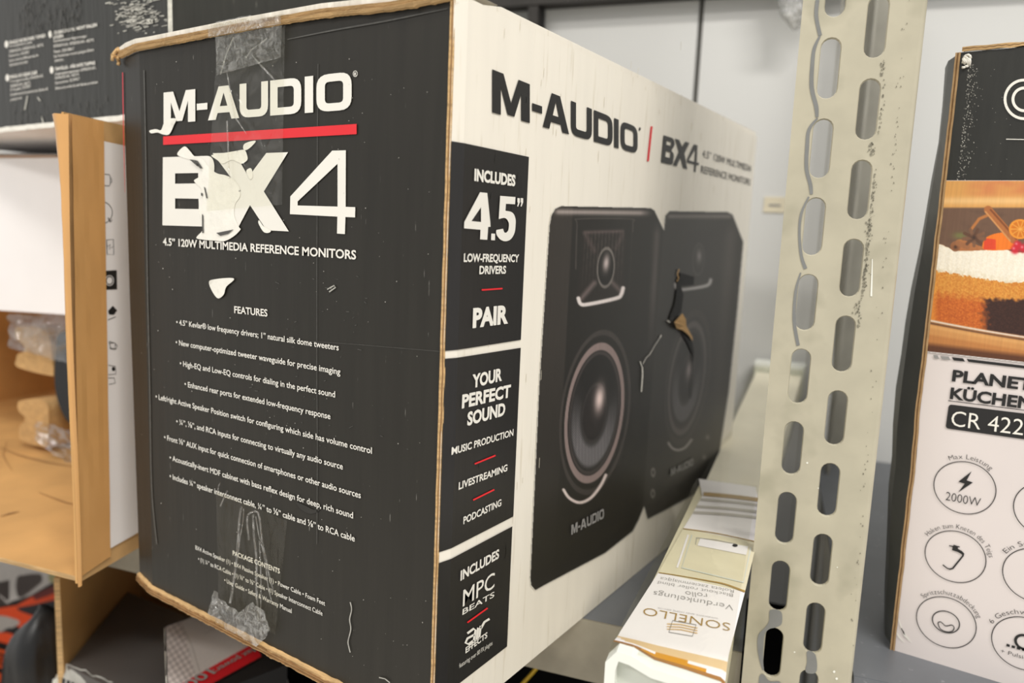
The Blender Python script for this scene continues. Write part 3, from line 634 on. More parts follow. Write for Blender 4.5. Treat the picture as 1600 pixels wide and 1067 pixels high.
mb.grid(crum, 40, 10); mb.build('tape_fold', M['tape_crumple'], spk, 'crumpled tape end on the bottom edge', smooth=True)

# ---- white long side
w5 = on_white(0.0004); w6 = on_white(0.0008); w7 = on_white(0.0011)
c3 = lambda P: crop(P, 740, 0, 2.964)
mb = MB()
sp = [(ch, 740 + a / 2.964, 740 + b / 2.964) for ch, a, b in [('M', 83, 257), ('-', 268, 314), ('A', 317, 439), ('U', 448, 545), ('D', 554, 641), ('I', 648, 669), ('O', 678, 757)]]
word(mb, sp, c3([(90, 324), (665, 553)]), c3([(84, 521), (655, 684)]), w5)
shape(mb, [ell(*c3([(767, 597)])[0], 1.4, 2.6, 12)], w5)
mb.build('side_brand_logo', M['ink_black'], spk, 'black printed brand name on the white side')
mb = MB(); strip(mb, c3([(822, 585), (805, 747)]), 3.0, w5); mb.build('side_red_rule', M['ink_red'], spk, 'thin red upright rule')
mb = MB()
shape(mb, [arcs([(*p, r) for p, r in zip(c3([(877, 626), (925, 641), (930, 672), (912, 698), (926, 712), (920, 766), (865, 752)]), [0, 5, 4, 3, 4, 6, 0])]),
           c3([(891, 652), (912, 658), (911, 676), (890, 670)]), c3([(888, 700), (909, 706), (907, 732), (885, 726)])], w5)
shape(mb, [c3([(930, 642), (950, 648), (963, 680), (978, 656), (997, 662), (974, 710), (987, 784), (968, 778), (956, 730), (938, 770), (920, 766), (948, 702)])], w5)
shape(mb, [c3([(1018, 668), (1035, 673), (1031, 752), (1041, 754), (1040, 766), (1029, 764), (1026, 797), (1018, 795), (1020, 762), (985, 753), (986, 738)]), c3([(1024, 690), (1021, 750), (994, 742)])], w5)
text(mb, '4.5” 120W MULTIMEDIA', c3([(1057, 727)])[0], c3([(1284, 796)])[0], 11, w5, NW, 0.0)
text(mb, 'REFERENCE MONITORS', c3([(1050, 800)])[0], c3([(1279, 858)])[0], 11, w5, NW, 0.0)
mb.build('side_model_lettering', M['ink_black'], spk, 'black BX4 lettering with small caption')
def wy(u, v): return hit(u, v, (1, 0, 0), WX)
def panel(TL, TR, BR, BL2, label):
    mb = MB(); A, B, C_, D = [wy(*p) for p in (TL, TR, BR, BL2)]
    y0 = 0.0003; yy = [y0, 0.0034, 0.0067] + [0.0068 + (B[1] - 0.0068) * k / 6 for k in range(7)]
    def zt(y): return A[2] + (B[2] - A[2]) * (y - A[1]) / (B[1] - A[1])
    def zb(y): return D[2] + (C_[2] - D[2]) * (y - D[1]) / (C_[1] - D[1])
    V = [(side_x(y) + 0.0004, y, zt(y)) for y in yy] + [(side_x(y) + 0.0004, y, zb(y)) for y in yy]; n = len(yy)
    mb.add(V, [(i + n, i + n + 1, i + 1, i) for i in range(n - 1)]); return mb.build('info_panel', M['panel_black'], spk, label)
p1 = panel((721, 223), (825.3, 245.2), (812.8, 530.7), (711, 546.8), 'black info panel with 4.5 inch drivers pair')
p2 = panel((711, 559), (812.6, 543.2), (800, 807), (724, 846), 'black info panel with YOUR PERFECT SOUND')
p3 = panel((724, 862), (799.5, 822), (788, 1012), (722, 1063), 'black info panel with software names')
g = lambda p: crop([p], 660, 200, 2.67)[0]; h2 = lambda p: crop([p], 650, 540, 2.024)[0]
def info(parent, rows, reds, extra=None):
    mb = MB()
    for s, a, b, cap, w in rows: text(mb, s, a, b, cap, w6, NW, w)
    if extra: extra(mb)
    mb.build('info_lettering', M['ink_white'], parent)
    mb = MB()
    for a, b in reds: strip(mb, [a, b], 2.4, w6)
    mb.build('red_dash', M['ink_red'], parent, 'short red dashes')
def four(mb):
    G = lambda P: crop(P, 660, 200, 2.67)
    shape(mb, [G([(234, 268), (264, 271), (276, 385), (276, 385), (278, 412), (268, 412), (264, 466), (234, 464), (236, 424), (167, 418), (168, 392)]), G([(238, 330), (238, 392), (198, 388)])], w6)
    shape(mb, [G([(281, 440), (297, 441), (296, 468), (280, 467)])], w6)
    shape(mb, [arcs([(*p, r) for p, r in zip(G([(318, 283), (382, 288), (380, 318), (342, 316), (340, 345), (372, 350), (384, 380), (380, 440), (356, 474), (318, 470), (300, 440), (302, 425), (330, 420), (336, 440), (352, 432), (356, 395), (340, 372), (312, 380)]), [0, 0, 0, 0, 0, 6, 6, 8, 8, 8, 4, 0, 0, 4, 5, 5, 5, 0])])], w6)
    for x in (390, 404): shape(mb, [G([(x, 292), (x + 10, 293), (x + 10, 310), (x + 3, 328), (x - 1, 326), (x + 3, 311), (x, 310)])], w6)
info(p1, [('INCLUDES', g((210, 218)), g((381, 241)), 17, .045), ('LOW-FREQUENCY', g((166, 557)), g((396, 558)), 12, .03), ('DRIVERS', g((231, 608)), g((342, 606)), 12, .03), ('PAIR', g((203, 829)), g((351, 810)), 27, .05)], [(g((241, 675)), g((328, 669)))], four)
info(p2, [('YOUR', h2((173, 132)), h2((267, 108)), 19, .04), ('PERFECT', h2((140, 196)), h2((294, 160)), 19, .04), ('SOUND', h2((157, 251)), h2((277, 217)), 19, .04), ('MUSIC PRODUCTION', h2((110, 344)), h2((303, 283)), 10.5, .025),
          ('LIVESTREAMING', h2((130, 454)), h2((284, 394)), 10.5, .025), ('PODCASTING', h2((145, 563)), h2((265, 504)), 10.5, .025)], [(h2((181, 373)), h2((247, 346))), (h2((176, 487)), h2((243, 454)))])
def logos(mb):
    H = lambda P: crop(P, 650, 540, 2.024)
    text(mb, 'MPC', h2((143, 824)), h2((243, 763)), 25, w6, NW, .004)
    for P, w in (([(158, 908), (178, 893), (184, 898), (178, 934)], 3.4), ([(180, 912), (158, 924), (152, 938), (162, 942), (178, 930)], 3.4), ([(192, 890), (187, 930)], 3.4), ([(200, 884), (195, 925)], 3.4), ([(201, 892), (212, 872), (228, 862)], 3.4)): strip(mb, H(P), w, w6)
info(p3, [('INCLUDES', h2((136, 741)), h2((258, 669)), 14, .035), ('BEATS', h2((142, 850)), h2((243, 792)), 8.5, .012), ('EFFECTS', h2((152, 971)), h2((221, 920)), 8.5, .03), ('featuring over 80 FX plugins', h2((132, 1018)), h2((237, 944)), 7, -.004)], [(h2((158, 874)), h2((222, 828)))], logos)

# ---- printed picture of the two speakers
P = Paint(822, 1166, 316, 926, 1.15)
out = [(858, 352), (861, 336), (867, 326), (876, 322), (1016, 325), (1022, 329), (1037, 360), (1039, 337), (1045, 330), (1136, 331), (1144, 335), (1161, 378), (1152, 480), (1138.5, 610), (1124, 705), (1112, 738), (1097, 766), (1033, 800), (1011.5, 811), (1006, 791), (997, 813), (988, 830), (945, 864), (850, 914), (836, 922), (829, 914), (828, 902), (842, 600)]
base = P.cov(out); P.put(base, (36, 34, 31))
U, V = P.U, P.V
def masked(k, col): P.put(base * np.clip(k, 0, 1), col, alpha=False)
s2 = np.clip((U - (1036 - (V - 330) * 0.075)) / 4, 0, 1)
masked(s2 * 0.8, (58, 56, 53))  # right speaker greyed to paint in the haze at the far end
left = np.clip(((895.5 - (V - 327) * 0.052) - U) / 2, 0, 1) * np.clip((880 - V) / 350, 0, 1); masked(left * 0.85, (58, 53, 49))
masked(np.exp(-((V - 331 - (U - 870) * .012) / 4.5) ** 2) * np.clip((1020 - U) / 20, 0, 1) * np.clip((U - 862) / 10, 0, 1) * .85, (178, 166, 160))
masked(np.exp(-((V - 338) / 3.5) ** 2) * np.clip((U - 1040) / 6, 0, 1) * np.clip((1146 - U) / 6, 0, 1) * .7, (142, 134, 130))
masked(np.exp(-((U - (1027 - (V - 345) * 0.055)) / 5.5) ** 2) * np.clip((V - 345) / 20, 0, 1) * np.clip((600 - V) / 150, 0, 1) * .7, (98, 90, 87))
masked(np.exp(-((U - (1143 - (V - 345) * 0.075)) / 9) ** 2) * np.clip((V - 345) / 20, 0, 1) * np.clip((700 - V) / 250, 0, 1) * .4, (104, 97, 92))
def spk1(cx, cy, rx, ry, sh, ringc, k, detail):
    P.ring(cx + 1, cy - 1, rx * 1.22, ry * 1.2, 3, (74, 68, 65), .7 * k, sh)
    r = P.er(cx, cy, rx, ry, sh); P.put(np.clip((1 - r) * 20, 0, 1) * .9 * k, (30, 28, 27), False)
    P.ring(cx, cy, rx, ry, 4.4 if detail else 2.6, ringc, .85 * k, sh); P.ring(cx, cy, rx * .87, ry * .9, 1.6, (84, 76, 74), .6 * k, sh)
    an = np.arctan2((V - cy) / ry, (U - cx - sh * (V - cy)) / rx)
    mesh = np.clip((.86 - r) * 12, 0, 1) * np.clip((r - .42) * 8, 0, 1) * (np.clip(np.sin(an) * .9 + .35, 0, 1) + .25 * np.clip(np.abs(np.cos(an)) - .75, 0, 1) * 3)
    dots = .5 + .5 * np.sin(V * 1.55) * np.sin(U * 2.1) if detail else .6
    P.put(np.clip(mesh * dots, 0, 1) * .92 * k, (176, 172, 176), False)
    P.put(np.clip((.42 - P.er(cx, cy, rx, ry, sh)) * 14, 0, 1) * k, (40, 36, 35), False); P.ring(cx, cy, rx * .42, ry * .43, 1.6, (64, 59, 58), .6 * k, sh)
spk1(928, 645, 43, 104, -0.107, (158, 138, 134), 1, True)
P.blob(936, 623, 7.5, 21, (238, 214, 208), .95, 2.2, -.1)
spk1(1073, 591, 26, 84, -0.13, (118, 110, 108), .75, False)
P.blob(1076, 578, 4.5, 16, (170, 158, 156), .85, 2, -.1)
for Q, w, c, k in [([(880, 765), (889, 778), (905, 785), (922, 778), (937, 760), (946, 742)], 4.5, (226, 210, 204), .95), ([(1044, 692), (1050, 700), (1059, 703), (1070, 699), (1080, 687)], 3.5, (180, 174, 170), .85),
                   ([(899, 420), (901, 352), (905, 342), (984, 342), (988, 348), (988, 362)], 1.2, (110, 102, 98), .7), ([(988, 345), (982, 470)], 1.0, (60, 56, 52), .6)]: P.line(smooth(Q, 4, False), w, c, k, 1.0)
P.poly([(912, 362), (974, 360), (978, 372), (972, 458), (906, 474), (900, 466)], (40, 36, 33), .9)
masked(P.cov([(914, 362), (976, 360), (973, 455), (906, 470)]) * (np.sin((U + (V - 360) * .06) * 1.15) > .55) * np.clip((460 - V) / 60, 0, 1) * .35, (96, 88, 82))
P.line([(913, 363), (972, 361)], 5, (98, 84, 82), .7, 2); P.line([(914, 366), (928, 392)], 6, (92, 78, 76), .6, 3); P.line([(972, 366), (962, 388)], 5, (92, 78, 76), .6, 3)
P.line([(928, 442), (908, 466)], 7, (118, 104, 102), .8, 3); P.line([(955, 440), (970, 456)], 6, (118, 104, 102), .7, 3)
P.line(smooth([(903, 466), (907, 475), (920, 475), (962, 466), (970, 460), (973, 450)], 4, False), 6, (236, 226, 222), .95, 1.2)
r = P.er(946, 418, 13, 30, -.05); P.put(np.clip((1 - r) * 10, 0, 1) * .9, (26, 25, 23), False); P.ring(946, 418, 13, 30, 1.6, (126, 120, 114), .8, -.05); P.blob(946.5, 411, 5, 13, (212, 196, 192), .9, 2, -.1)
P.poly([(1072, 360), (1115, 361), (1110, 438), (1056, 446)], (52, 50, 48), .6); P.ring(1091, 405, 9, 24, 1.2, (84, 80, 78), .5, -.05); P.blob(1092, 400, 4, 10, (150, 144, 142), .8)
P.line(smooth([(1055, 444), (1057, 451), (1070, 452), (1104, 446), (1110, 437)], 4, False), 4.6, (206, 202, 200), .9, 1.4)
for x, y, rx, ry in ((1020, 738, 2.6, 5.5), (1019.5, 771, 2.6, 5.5)): P.ring(x, y, rx, ry, 1.4, (150, 146, 142), .8)
for x, y in ((1105, 683), (1100, 714)): P.blob(x, y, 3, 4, (150, 146, 142), .7)
P.a = base
pic = P.build('speaker_picture', on_white(0.00025), M['speaker_print'], spk, 'printed picture of two black studio speakers')
mb = MB(); c5 = lambda P: crop(P, 810, 600, 3.1375)
word(mb, [(ch, 890 + a * 51, 890 + b * 51) for ch, a, b in [('M', 0, .19), ('-', .21, .27), ('A', .28, .46), ('U', .48, .62), ('D', .64, .78), ('I', .80, .84), ('O', .86, 1.0)]], c5([(253, 688), (412, 606)]), c5([(256, 735), (412, 654)]), w7)
mb.build('picture_logo', M['ink_grey'], pic, 'small grey brand name on the left pictured speaker'); mb = MB()
word(mb, [(ch, 1046 + a * 35, 1046 + b * 35) for ch, a, b in [('M', 0, .19), ('-', .21, .27), ('A', .28, .46), ('U', .48, .62), ('D', .64, .78), ('I', .80, .84), ('O', .86, 1.0)]], c5([(738, 415), (850, 362)]), c5([(738, 450), (850, 396)]), w7)
mb.build('picture_logo', M['ink_grey'], pic, 'faint grey brand name on the right pictured speaker')
# torn hole in the side
mb = MB(); ch = lambda P: crop(P, 1000, 420, 4.85)
shape(mb, [ch([(300, 30), (400, 60), (395, 120), (300, 130), (318, 200), (300, 330), (215, 395), (210, 375), (250, 270), (265, 165), (275, 90)])], w7)
shape(mb, [ch([(320, 470), (380, 540), (398, 620), (392, 720), (384, 640), (350, 560), (310, 500)])], w7)
strip(mb, ch([(388, 640), (386, 760), (378, 860), (376, 980)]), .8, w7)
mb.build('torn_hole', M['matt_black'], spk, 'dark ripped hole through the pictured speaker')
mb = MB()
def lift(d): return on_white(d)
v, f = fill([ch([(215, 400), (250, 395), (300, 335), (320, 380), (325, 430), (385, 515), (378, 545), (340, 500), (290, 460), (250, 450)])]); mb.add([on_white(0.0012 + 0.004 * max(0, noise.noise((p[0] / 6, p[1] / 6, 1)) + .3))(*p) for p in v], f)
strip(mb, ch([(285, 0), (272, 40), (282, 70), (268, 95)]), 1.6, w7)
mb.build('torn_board', M['kraft'], spk, 'torn brown board curling out of the hole')
mb = MB()
for Q, w in [(ch([(195, 390), (215, 405)]), 1.6), (ch([(150, 500), (140, 520)]), 1.6), (ch([(140, 520), (100, 580), (60, 650), (35, 670), (10, 720)]), .7), (ch([(5, 740), (8, 800), (2, 880), (-2, 930)]), 1.5), (ch([(-12, 700), (5, 745)]), 1.1)]: strip(mb, Q, w, w7)
mb.build('torn_edge', M['torn_paper'], spk, 'white torn paper edge')
mb = MB()
for _ in range(90):
    y = random.uniform(30, 900); x = random.uniform(745, 1130); l = random.uniform(5, 18)
    if x < 850 or y < 310: strip(mb, [(x, y), (x - l * .05, y + l)], .5, w5)
mb.build('flute_mark', pm('flute_mark', (214, 206, 188), .6), spk, 'faint upright flute marks')['kind'] = 'stuff'

# ================================================================= ROLLER BLIND PACKAGE
H = 0.055; bx = thing('roller_blind_package', 'long clear roller blind package with white label, between speaker carton and slotted upright', 'package', rk(0.097, 0.12, SH))
top = on_plane((0, 0, 1), H, 0.0)
def bl(a, b): # corner line along its length: left edge, right edge in rack coords
    return 0.0741 + 0.0075 * (b / 0.18), 0.1180 + 0.0036 * (b / 0.18)
def sect(b, z0, z1):
    l, r = bl(0, b); return rk(l, b, z0), rk(r, b, z0), rk(r, b, z1), rk(l, b, z1)
B0, B1 = -0.0015, 0.235
mb = MB(); S0, S1 = sect(B0, SH + .0008, H), sect(B1, SH + .0008, H)
for i in range(4): mb.quad(S0[i], S0[(i + 1) % 4], S1[(i + 1) % 4], S1[i])
mb.build('clear_sleeve', M['sleeve'], bx)
mb = MB(); s0, s1 = [[np.array(q) for q in sect(b, SH + .003, H - .0022)] for b in (B0 + .012, B1 - .004)]
def inw(q, k): return [q[0] * (1 - k) + q[1] * k, q[1] * (1 - k) + q[0] * k, q[2] * (1 - k) + q[3] * k, q[3] * (1 - k) + q[2] * k]
s0, s1 = inw(s0, .07), inw(s1, .07)
for i in range(4): mb.quad(s0[i], s0[(i + 1) % 4], s1[(i + 1) % 4], s1[i])
mb.quad(*s0); mb.quad(*s1); mb.build('rolled_cloth', M['blind_cloth'], bx)
mb = MB(); l0, r0 = bl(0, B0)
fr = [(l0 - .0005, H - .004), (l0 + .0035, H + .0012), (l0 + .009, H + .0008), (l0 + .017, H - .0025), (l0 + .028, H - .0035), (r0 - .002, H - .0052), (r0, H - .0075), (r0, SH + .001), (l0 - .0005, SH + .001)]
fi = [(l0 + .0035, H - .0065), (l0 + .0045, H - .0025), (l0 + .0085, H - .003), (l0 + .017, H - .0062), (l0 + .028, H - .0072), (r0 - .005, H - .009), (r0 - .004, H - .013), (r0 - .004, SH + .005), (l0 + .0035, SH + .005)]
ec = [(a, z) for a, z in fr]; n = len(fr)
V = [rk(a, B0 - .003, z) for a, z in fr] + [rk(a, B0 - .003, z) for a, z in fi] + [rk(a, B0 + .002, z) for a, z in fi] + [rk(a, B0 + .004, z) for a, z in fr]
fs = [(i, (i + 1) % n, n + (i + 1) % n, n + i) for i in range(n)] + [(n + i, n + (i + 1) % n, 2 * n + (i + 1) % n, 2 * n + i) for i in range(n)] + [(i, 3 * n + i, 3 * n + (i + 1) % n, (i + 1) % n) for i in range(n)]
mb.add(V, fs, 0); mb.add(V[2 * n:3 * n], [tuple(range(n))], 1)
mb.build('end_cap', [M['frame_white'], M['frame_inset']], bx, 'white moulded end cap')
mb = MB(); tp = fr[1:7]; NJ = 9
def lip(a, b):
    bb = B0 + .0035 + .0125 * b; l_, r_ = bl(0, bb); aa = l_ + .0006 + (r_ - l_ - .0012) * a; z = float(np.interp(aa, [p[0] for p in tp], [p[1] for p in tp])) + .0002; return rk(aa, bb, z * (1 - b) ** 2 + (H - .0008) * (1 - (1 - b) ** 2))
for j in range(NJ):
    for i in range(24):
        a0_, a1_, b0_, b1_ = i / 24, (i + 1) / 24, j / NJ, (j + 1) / NJ
        mi = 0
        if j == 0: mi = 2
        elif j == 1: mi = 1 if 6 <= i <= 19 else (2 if i < 6 else 0)
        elif j == 2: mi = 1 if 9 <= i <= 15 else 0
        elif 3 <= j <= 5: mi = 3 if i + j > 4 else 0
        mb.quad(lip(a0_, b0_), lip(a1_, b0_), lip(a1_, b1_), lip(a0_, b1_), mi)
mb.build('wave_lip', [M['label_white'], M['ink_amber'], M['ink_brown'], M['ink_tan']], bx, 'curved front of the insert with tan, amber and brown bands')
TT = on_plane((0, 0, 1), H - 0.0008, 0.0)
cb = lambda P: crop(P, 920, 760, 3.475)
mb = MB()
L0, R0 = cb([(122, 880), (740, 1040)])
zones = [(cb([(378, 466), (512, 228), (912, 303), (848, 573)]), 1), (cb([(512, 228), (560, 152), (918, 180), (912, 303)]), 0), (cb([(560, 152), (616, 50), (922, 90), (918, 180)]), 0)]
for q, mi in zones: mb.quad(*[TT(*p) for p in q], mi)
lf, rf = bl(0, B0 + .016); mb.quad(rk(lf + .0006, B0 + .016, H - .0008), TT(*cb([(378, 466)])[0]), TT(*cb([(848, 573)])[0]), rk(rf - .0006, B0 + .016, H - .0008), 0)
l_, r_ = bl(0, B1); mb.quad(TT(*cb([(616, 50)])[0]), TT(*cb([(922, 90)])[0]), rk(r_ - .001, B1, H - .0008), rk(l_ + .001, B1, H - .0008), 0)
ins = mb.build('label_insert', [M['label_white'], M['blind_cloth'], M['stripe_grey'], M['frame_inset']], bx, 'white and cream printed paper insert')
TP = on_plane((0, 0, 1), H - 0.0005, 0.0); UPZ = np.array([0, 0, 1.0])
def band(P_, w, mat, nm, lab):
    mb = MB(); Q_ = smooth(P_, 4, False); strip(mb, Q_, list(np.interp(np.linspace(0, 1, len(Q_)), np.linspace(0, 1, len(w)), w)), TP); mb.build(nm, mat, ins, lab)
band(cb([(380, 467), (500, 485), (640, 510), (740, 530), (848, 570)]), [1.2, 1.2, 2.2, 3.0], M['ink_gold'], 'gold_band', 'thin gold band')
band(cb([(512, 228), (700, 255), (912, 300)]), [1.4, 1.4], M['ink_gold'], 'gold_band', 'thin gold band by the window print')
for x, y in ((606, 70), (584, 108), (566, 140)): band(cb([(x, y), (760, y + 12), (920, y + 30)]), [4, 4], M['stripe_grey'], 'grey_band', 'pale grey stripe')
band(cb([(622, 40), (760, 52), (922, 72)]), [6, 6], M['stripe_brown'], 'brown_band', 'brown stripe at the far end')
mb = MB()
for y in (0, 14, 28): strip(mb, cb([(425, 745 + y), (500, 748 + y), (590, 768 + y)]), 1.6, TP, 0)
mb.build('icon_stripe', M['ink_tan'], ins, 'tan stripes of the window icon')
mb = MB(); text(mb, 'SONELLO', cb([(768, 742)])[0], cb([(302, 655)])[0], 12.5, TP, UPZ, -0.013)
mb.build('brand_lettering', M['ink_gold'], ins, 'gold upside-down brand name')
mb = MB()
for s, a, b, h in [('Verdunkelungs', (785, 643), (355, 566), 8.5), ('rollo', (640, 580), (524, 566), 8), ('Blackout roller blind', (783, 582), (378, 512), 5), ('Roleta zaciemniająca', (788, 560), (390, 490), 5), ('WINDOWS AND HOME DECOR', (702, 712), (374, 654), 2.2)]:
    text(mb, s, cb([a])[0], cb([b])[0], h, TP, UPZ, -0.016)
mb.build('label_lettering', M['ink_grey'], ins, 'grey upside-down label text'); mb = MB()
Q = cb([(455, 727), (583, 750), (563, 812), (435, 790)]); Q.append(Q[0]); 
for a, b in zip(Q[:-1], Q[1:]): strip(mb, [a, b], .8, TP)
for Q in (cb([(315, 905), (325, 912), (460, 943), (472, 942), (462, 936), (330, 906), (315, 905)])[:0], cb([(585, 278), (580, 315)]), cb([(585, 278), (690, 290), (800, 312)])):
    if Q: strip(mb, Q, .8, TP)
shape(mb, [ell(*cb([(794, 320)])[0], 4.5, 2.6, 14)], TP)
mb.build('window_icon', M['ink_grey'], ins, 'thin grey window outline icon')
mb = MB(); Q = cb([(605, 282), (865, 325), (855, 372), (590, 320)]); mb.quad(*[TP(*p) for p in Q], 0); strip(mb, cb([(540, 262), (480, 440)]), 3, TP, 0); strip(mb, cb([(560, 262), (505, 440), (840, 520), (880, 330)]), 2, TP, 1)
mb.build('window_print', [M['label_white'], M['frame_inset']], ins, 'pale printed window view')
# a second package leaning up behind it
b2 = thing('blind_package', 'pale translucent package tilted up against the back wall behind the roller blind package', 'package', rk(0.10, 0.27, SH))
def p2(a, b, c): # a across 0..1, b along 0..1, c height 0..1
    L = np.array(rk(0.0800, 0.252, 0.004)) * (1 - b) + np.array(rk(0.1110, 0.568, 0.060)) * b; R_ = np.array(rk(0.128, 0.252, 0.004)) * (1 - b) + np.array(rk(0.160, 0.568, 0.060)) * b
    return L * (1 - a) + R_ * a + EZ * (0.030 * c)
mb = MB(); mb.hexa([p2(.04, .02, .05), p2(.96, .02, .05), p2(.96, .95, .05), p2(.04, .95, .05), p2(.04, .02, .8), p2(.96, .02, .8), p2(.96, .95, .8), p2(.04, .95, .8)]); mb.build('rolled_cloth', M['pale_cloth'], b2)
mb = MB(); mb.hexa([p2(0, 0, 0), p2(1, 0, 0), p2(1, .955, 0), p2(0, .955, 0), p2(0, 0, 1), p2(1, 0, 1), p2(1, .955, 1), p2(0, .955, 1)]); mb.build('clear_sleeve', M['sleeve'], b2)
mb = MB(); mb.hexa([p2(-.01, .957, 0), p2(1.01, .957, 0), p2(1.01, 1, 0), p2(-.01, 1, 0), p2(-.01, .957, 1.1), p2(1.01, .957, 1.1), p2(1.01, 1, 1.1), p2(-.01, 1, 1.1)]); mb.build('end_cap', M['frame_white'], b2)

# ================================================================= KITCHEN MACHINE CARTON (right)
RY = 0.209; RC = on_plane((0, 1, 0), RY, 0.0005); RC2 = on_plane((0, 1, 0), RY, 0.0009); NR = NB
kc = thing('kitchen_machine_carton', 'kitchen machine carton with layered cake photo and round icons, right of the upright', 'box', (0.22, 0.30, SH))
X0, X1, Y1, ZT = 0.1535, 0.285, 0.40, 0.3100
def redge(z): return X0 + float(np.interp(z, [0, .06, .105, .125, .16, .22, .30], [.0008, .0004, .0003, -.0006, -.0006, -.0010, -.0014]))
zs = [SH, 0.03, .06, .09, .105, .115, .125, .16, .20, .236, .26, .29, ZT]
mb = MB()
V = []; 
for z in zs: V += [(redge(z), RY, z), (X1, RY, z)]
mb.add(V, [(2 * i, 2 * i + 1, 2 * i + 3, 2 * i + 2) for i in range(len(zs) - 1) if zs[i] < .236], 0); mb.add(V, [(2 * i, 2 * i + 1, 2 * i + 3, 2 * i + 2) for i in range(len(zs) - 1) if zs[i] >= .236], 1)
def bulge(a, b):
    z = SH + (ZT - SH) * b; s = math.sin(math.pi * a ** .6); k = .55 + .45 * math.sin(math.pi * min(1, b * 1.1 + .05)); return (redge(z) - 0.0175 * s * k + (0.0012 * noise.noise((b * 14, a * 3, 4)) * s), RY + (Y1 - RY) * a, z)
mb.grid(bulge, 12, 16, 2)
mb.quad((X0, Y1, SH), (X1, Y1, SH), (X1, Y1, ZT), (X0, Y1, ZT), 1); mb.quad((X1, RY, SH), (X1, Y1, SH), (X1, Y1, ZT), (X1, RY, ZT), 2); mb.quad((X0, RY, ZT), (X1, RY, ZT), (X1, Y1, ZT), (X0, Y1, ZT), 1); mb.quad((X0, RY, SH), (X0, Y1, SH), (X1, Y1, SH), (X1, RY, SH), 0)
mb.build('carton_body', [M['carton_paper'], M['charcoal'], M['side_dark']], kc)
mb = MB(); zz = np.linspace(SH, ZT, 60)
for i in range(59):
    a, b = zz[i], zz[i + 1]; ja = .0004 * noise.noise((a * 80, 3, 2)); jb = .0004 * noise.noise((b * 80, 3, 2))
    for k, (w0, w1) in enumerate(((-.0022, -.0015), (-.0015, -.0008), (-.0008, .0001))):
        mb.quad((redge(a) + w0 + ja, RY - .0006 + .0003 * (k == 1), a), (redge(a) + w1 + ja, RY - .0006 + .0003 * (k == 1), a), (redge(b) + w1 + jb, RY - .0006 + .0003 * (k == 1), b), (redge(b) + w0 + jb, RY - .0006 + .0003 * (k == 1), b), 1 if k == 1 else 0)
    mb.quad((redge(a) - .0022 + ja, RY + .003, a), (redge(a) - .0022 + ja, RY - .0006, a), (redge(b) - .0022 + jb, RY - .0006, b), (redge(b) - .0022 + jb, RY + .003, b), 0)
mb.build('corner_edge', [M['board_edge'], M['kraft_dark']], kc, 'raw brown layered board edge')
mb = MB(); nn = 80
def tz(x): return ZT + .0002 + .0006 * noise.noise((x * 200, 1, 1)), ZT + .0024 + .0004 * noise.noise((x * 150, 7, 1))
for i in range(nn):
    xa, xb = X0 - .001 + (X1 - X0) * i / nn, X0 - .001 + (X1 - X0) * (i + 1) / nn; (a0, a1), (b0, b1) = tz(xa), tz(xb)
    mb.quad((xa, RY - .0008, a0), (xb, RY - .0008, b0), (xb, RY - .0008, b1), (xa, RY - .0008, a1), 0); mb.quad((xa, RY - .0008, a1), (xb, RY - .0008, b1), (xb, RY + .01, b1), (xa, RY + .01, a1), 0)
    mb.quad((xa, RY - .0009, (a0 + a1) / 2 - .0002 + .0004 * (i % 2)), (xb, RY - .0009, (b0 + b1) / 2 - .0002 + .0004 * ((i + 1) % 2)), (xb, RY - .0009, (b0 + b1) / 2 + .0001 + .0004 * ((i + 1) % 2)), (xa, RY - .0009, (a0 + a1) / 2 + .0001 + .0004 * (i % 2)), 1)
mb.build('top_edge', [M['kraft_edge'], M['kraft_dark']], kc, 'corrugated brown top edge')
mb = MB()
for i in range(5):
    P_ = [(X0 + .0015 + .0016 * math.cos(a + i), RY - .0012 - .0008 * math.sin(a * 2 + i), ZT - .0035 + .0018 * math.sin(a) - .0006 * i) for a in np.linspace(0, 5, 9)]; mb.tube(P_, .0006, 5)
mb.build('crushed_corner', M['torn_paper'], kc, 'crushed pale corner', smooth=True)
mb = MB(); cr = lambda P: crop(P, 1360, 40, 4.104)
C0 = (1600.5, 155.5)
def cring(r0, r1, a0, a1):
    A = [math.radians(a) for a in np.linspace(a0, a1, 40)]; return [(C0[0] + r1 * math.cos(a) , C0[1] + r1 * math.sin(a)) for a in A] + [(C0[0] + r0 * math.cos(a), C0[1] + r0 * math.sin(a)) for a in A[::-1]]
shape(mb, [cring(28, 32.3, 30, 330)], RC); shape(mb, [cring(15.5, 20, 40, 320)], RC); strip(mb, cr([(870, 729), (1100, 733)]), 1.2, RC)
mb.build('brand_logo', M['ink_white'], kc, 'white double-ring letter C, cut by the picture edge')
mb = MB()
for _ in range(240):
    y = random.uniform(100, 283); x = 1490 + (283 - y) * .10 + abs(random.gauss(0, 9)) + 5; r = random.uniform(.3, .9); shape(mb, [ell(x, y, r, r * 1.3, 6)], RC)
for _ in range(30):
    y = random.uniform(100, 280); x = random.uniform(1505, 1600); shape(mb, [ell(x, y, .5, .5, 5)], RC)
mb.build('edge_wear', M['thin_scuff'], kc, 'pale rubbed specks along the black edge')['kind'] = 'stuff'
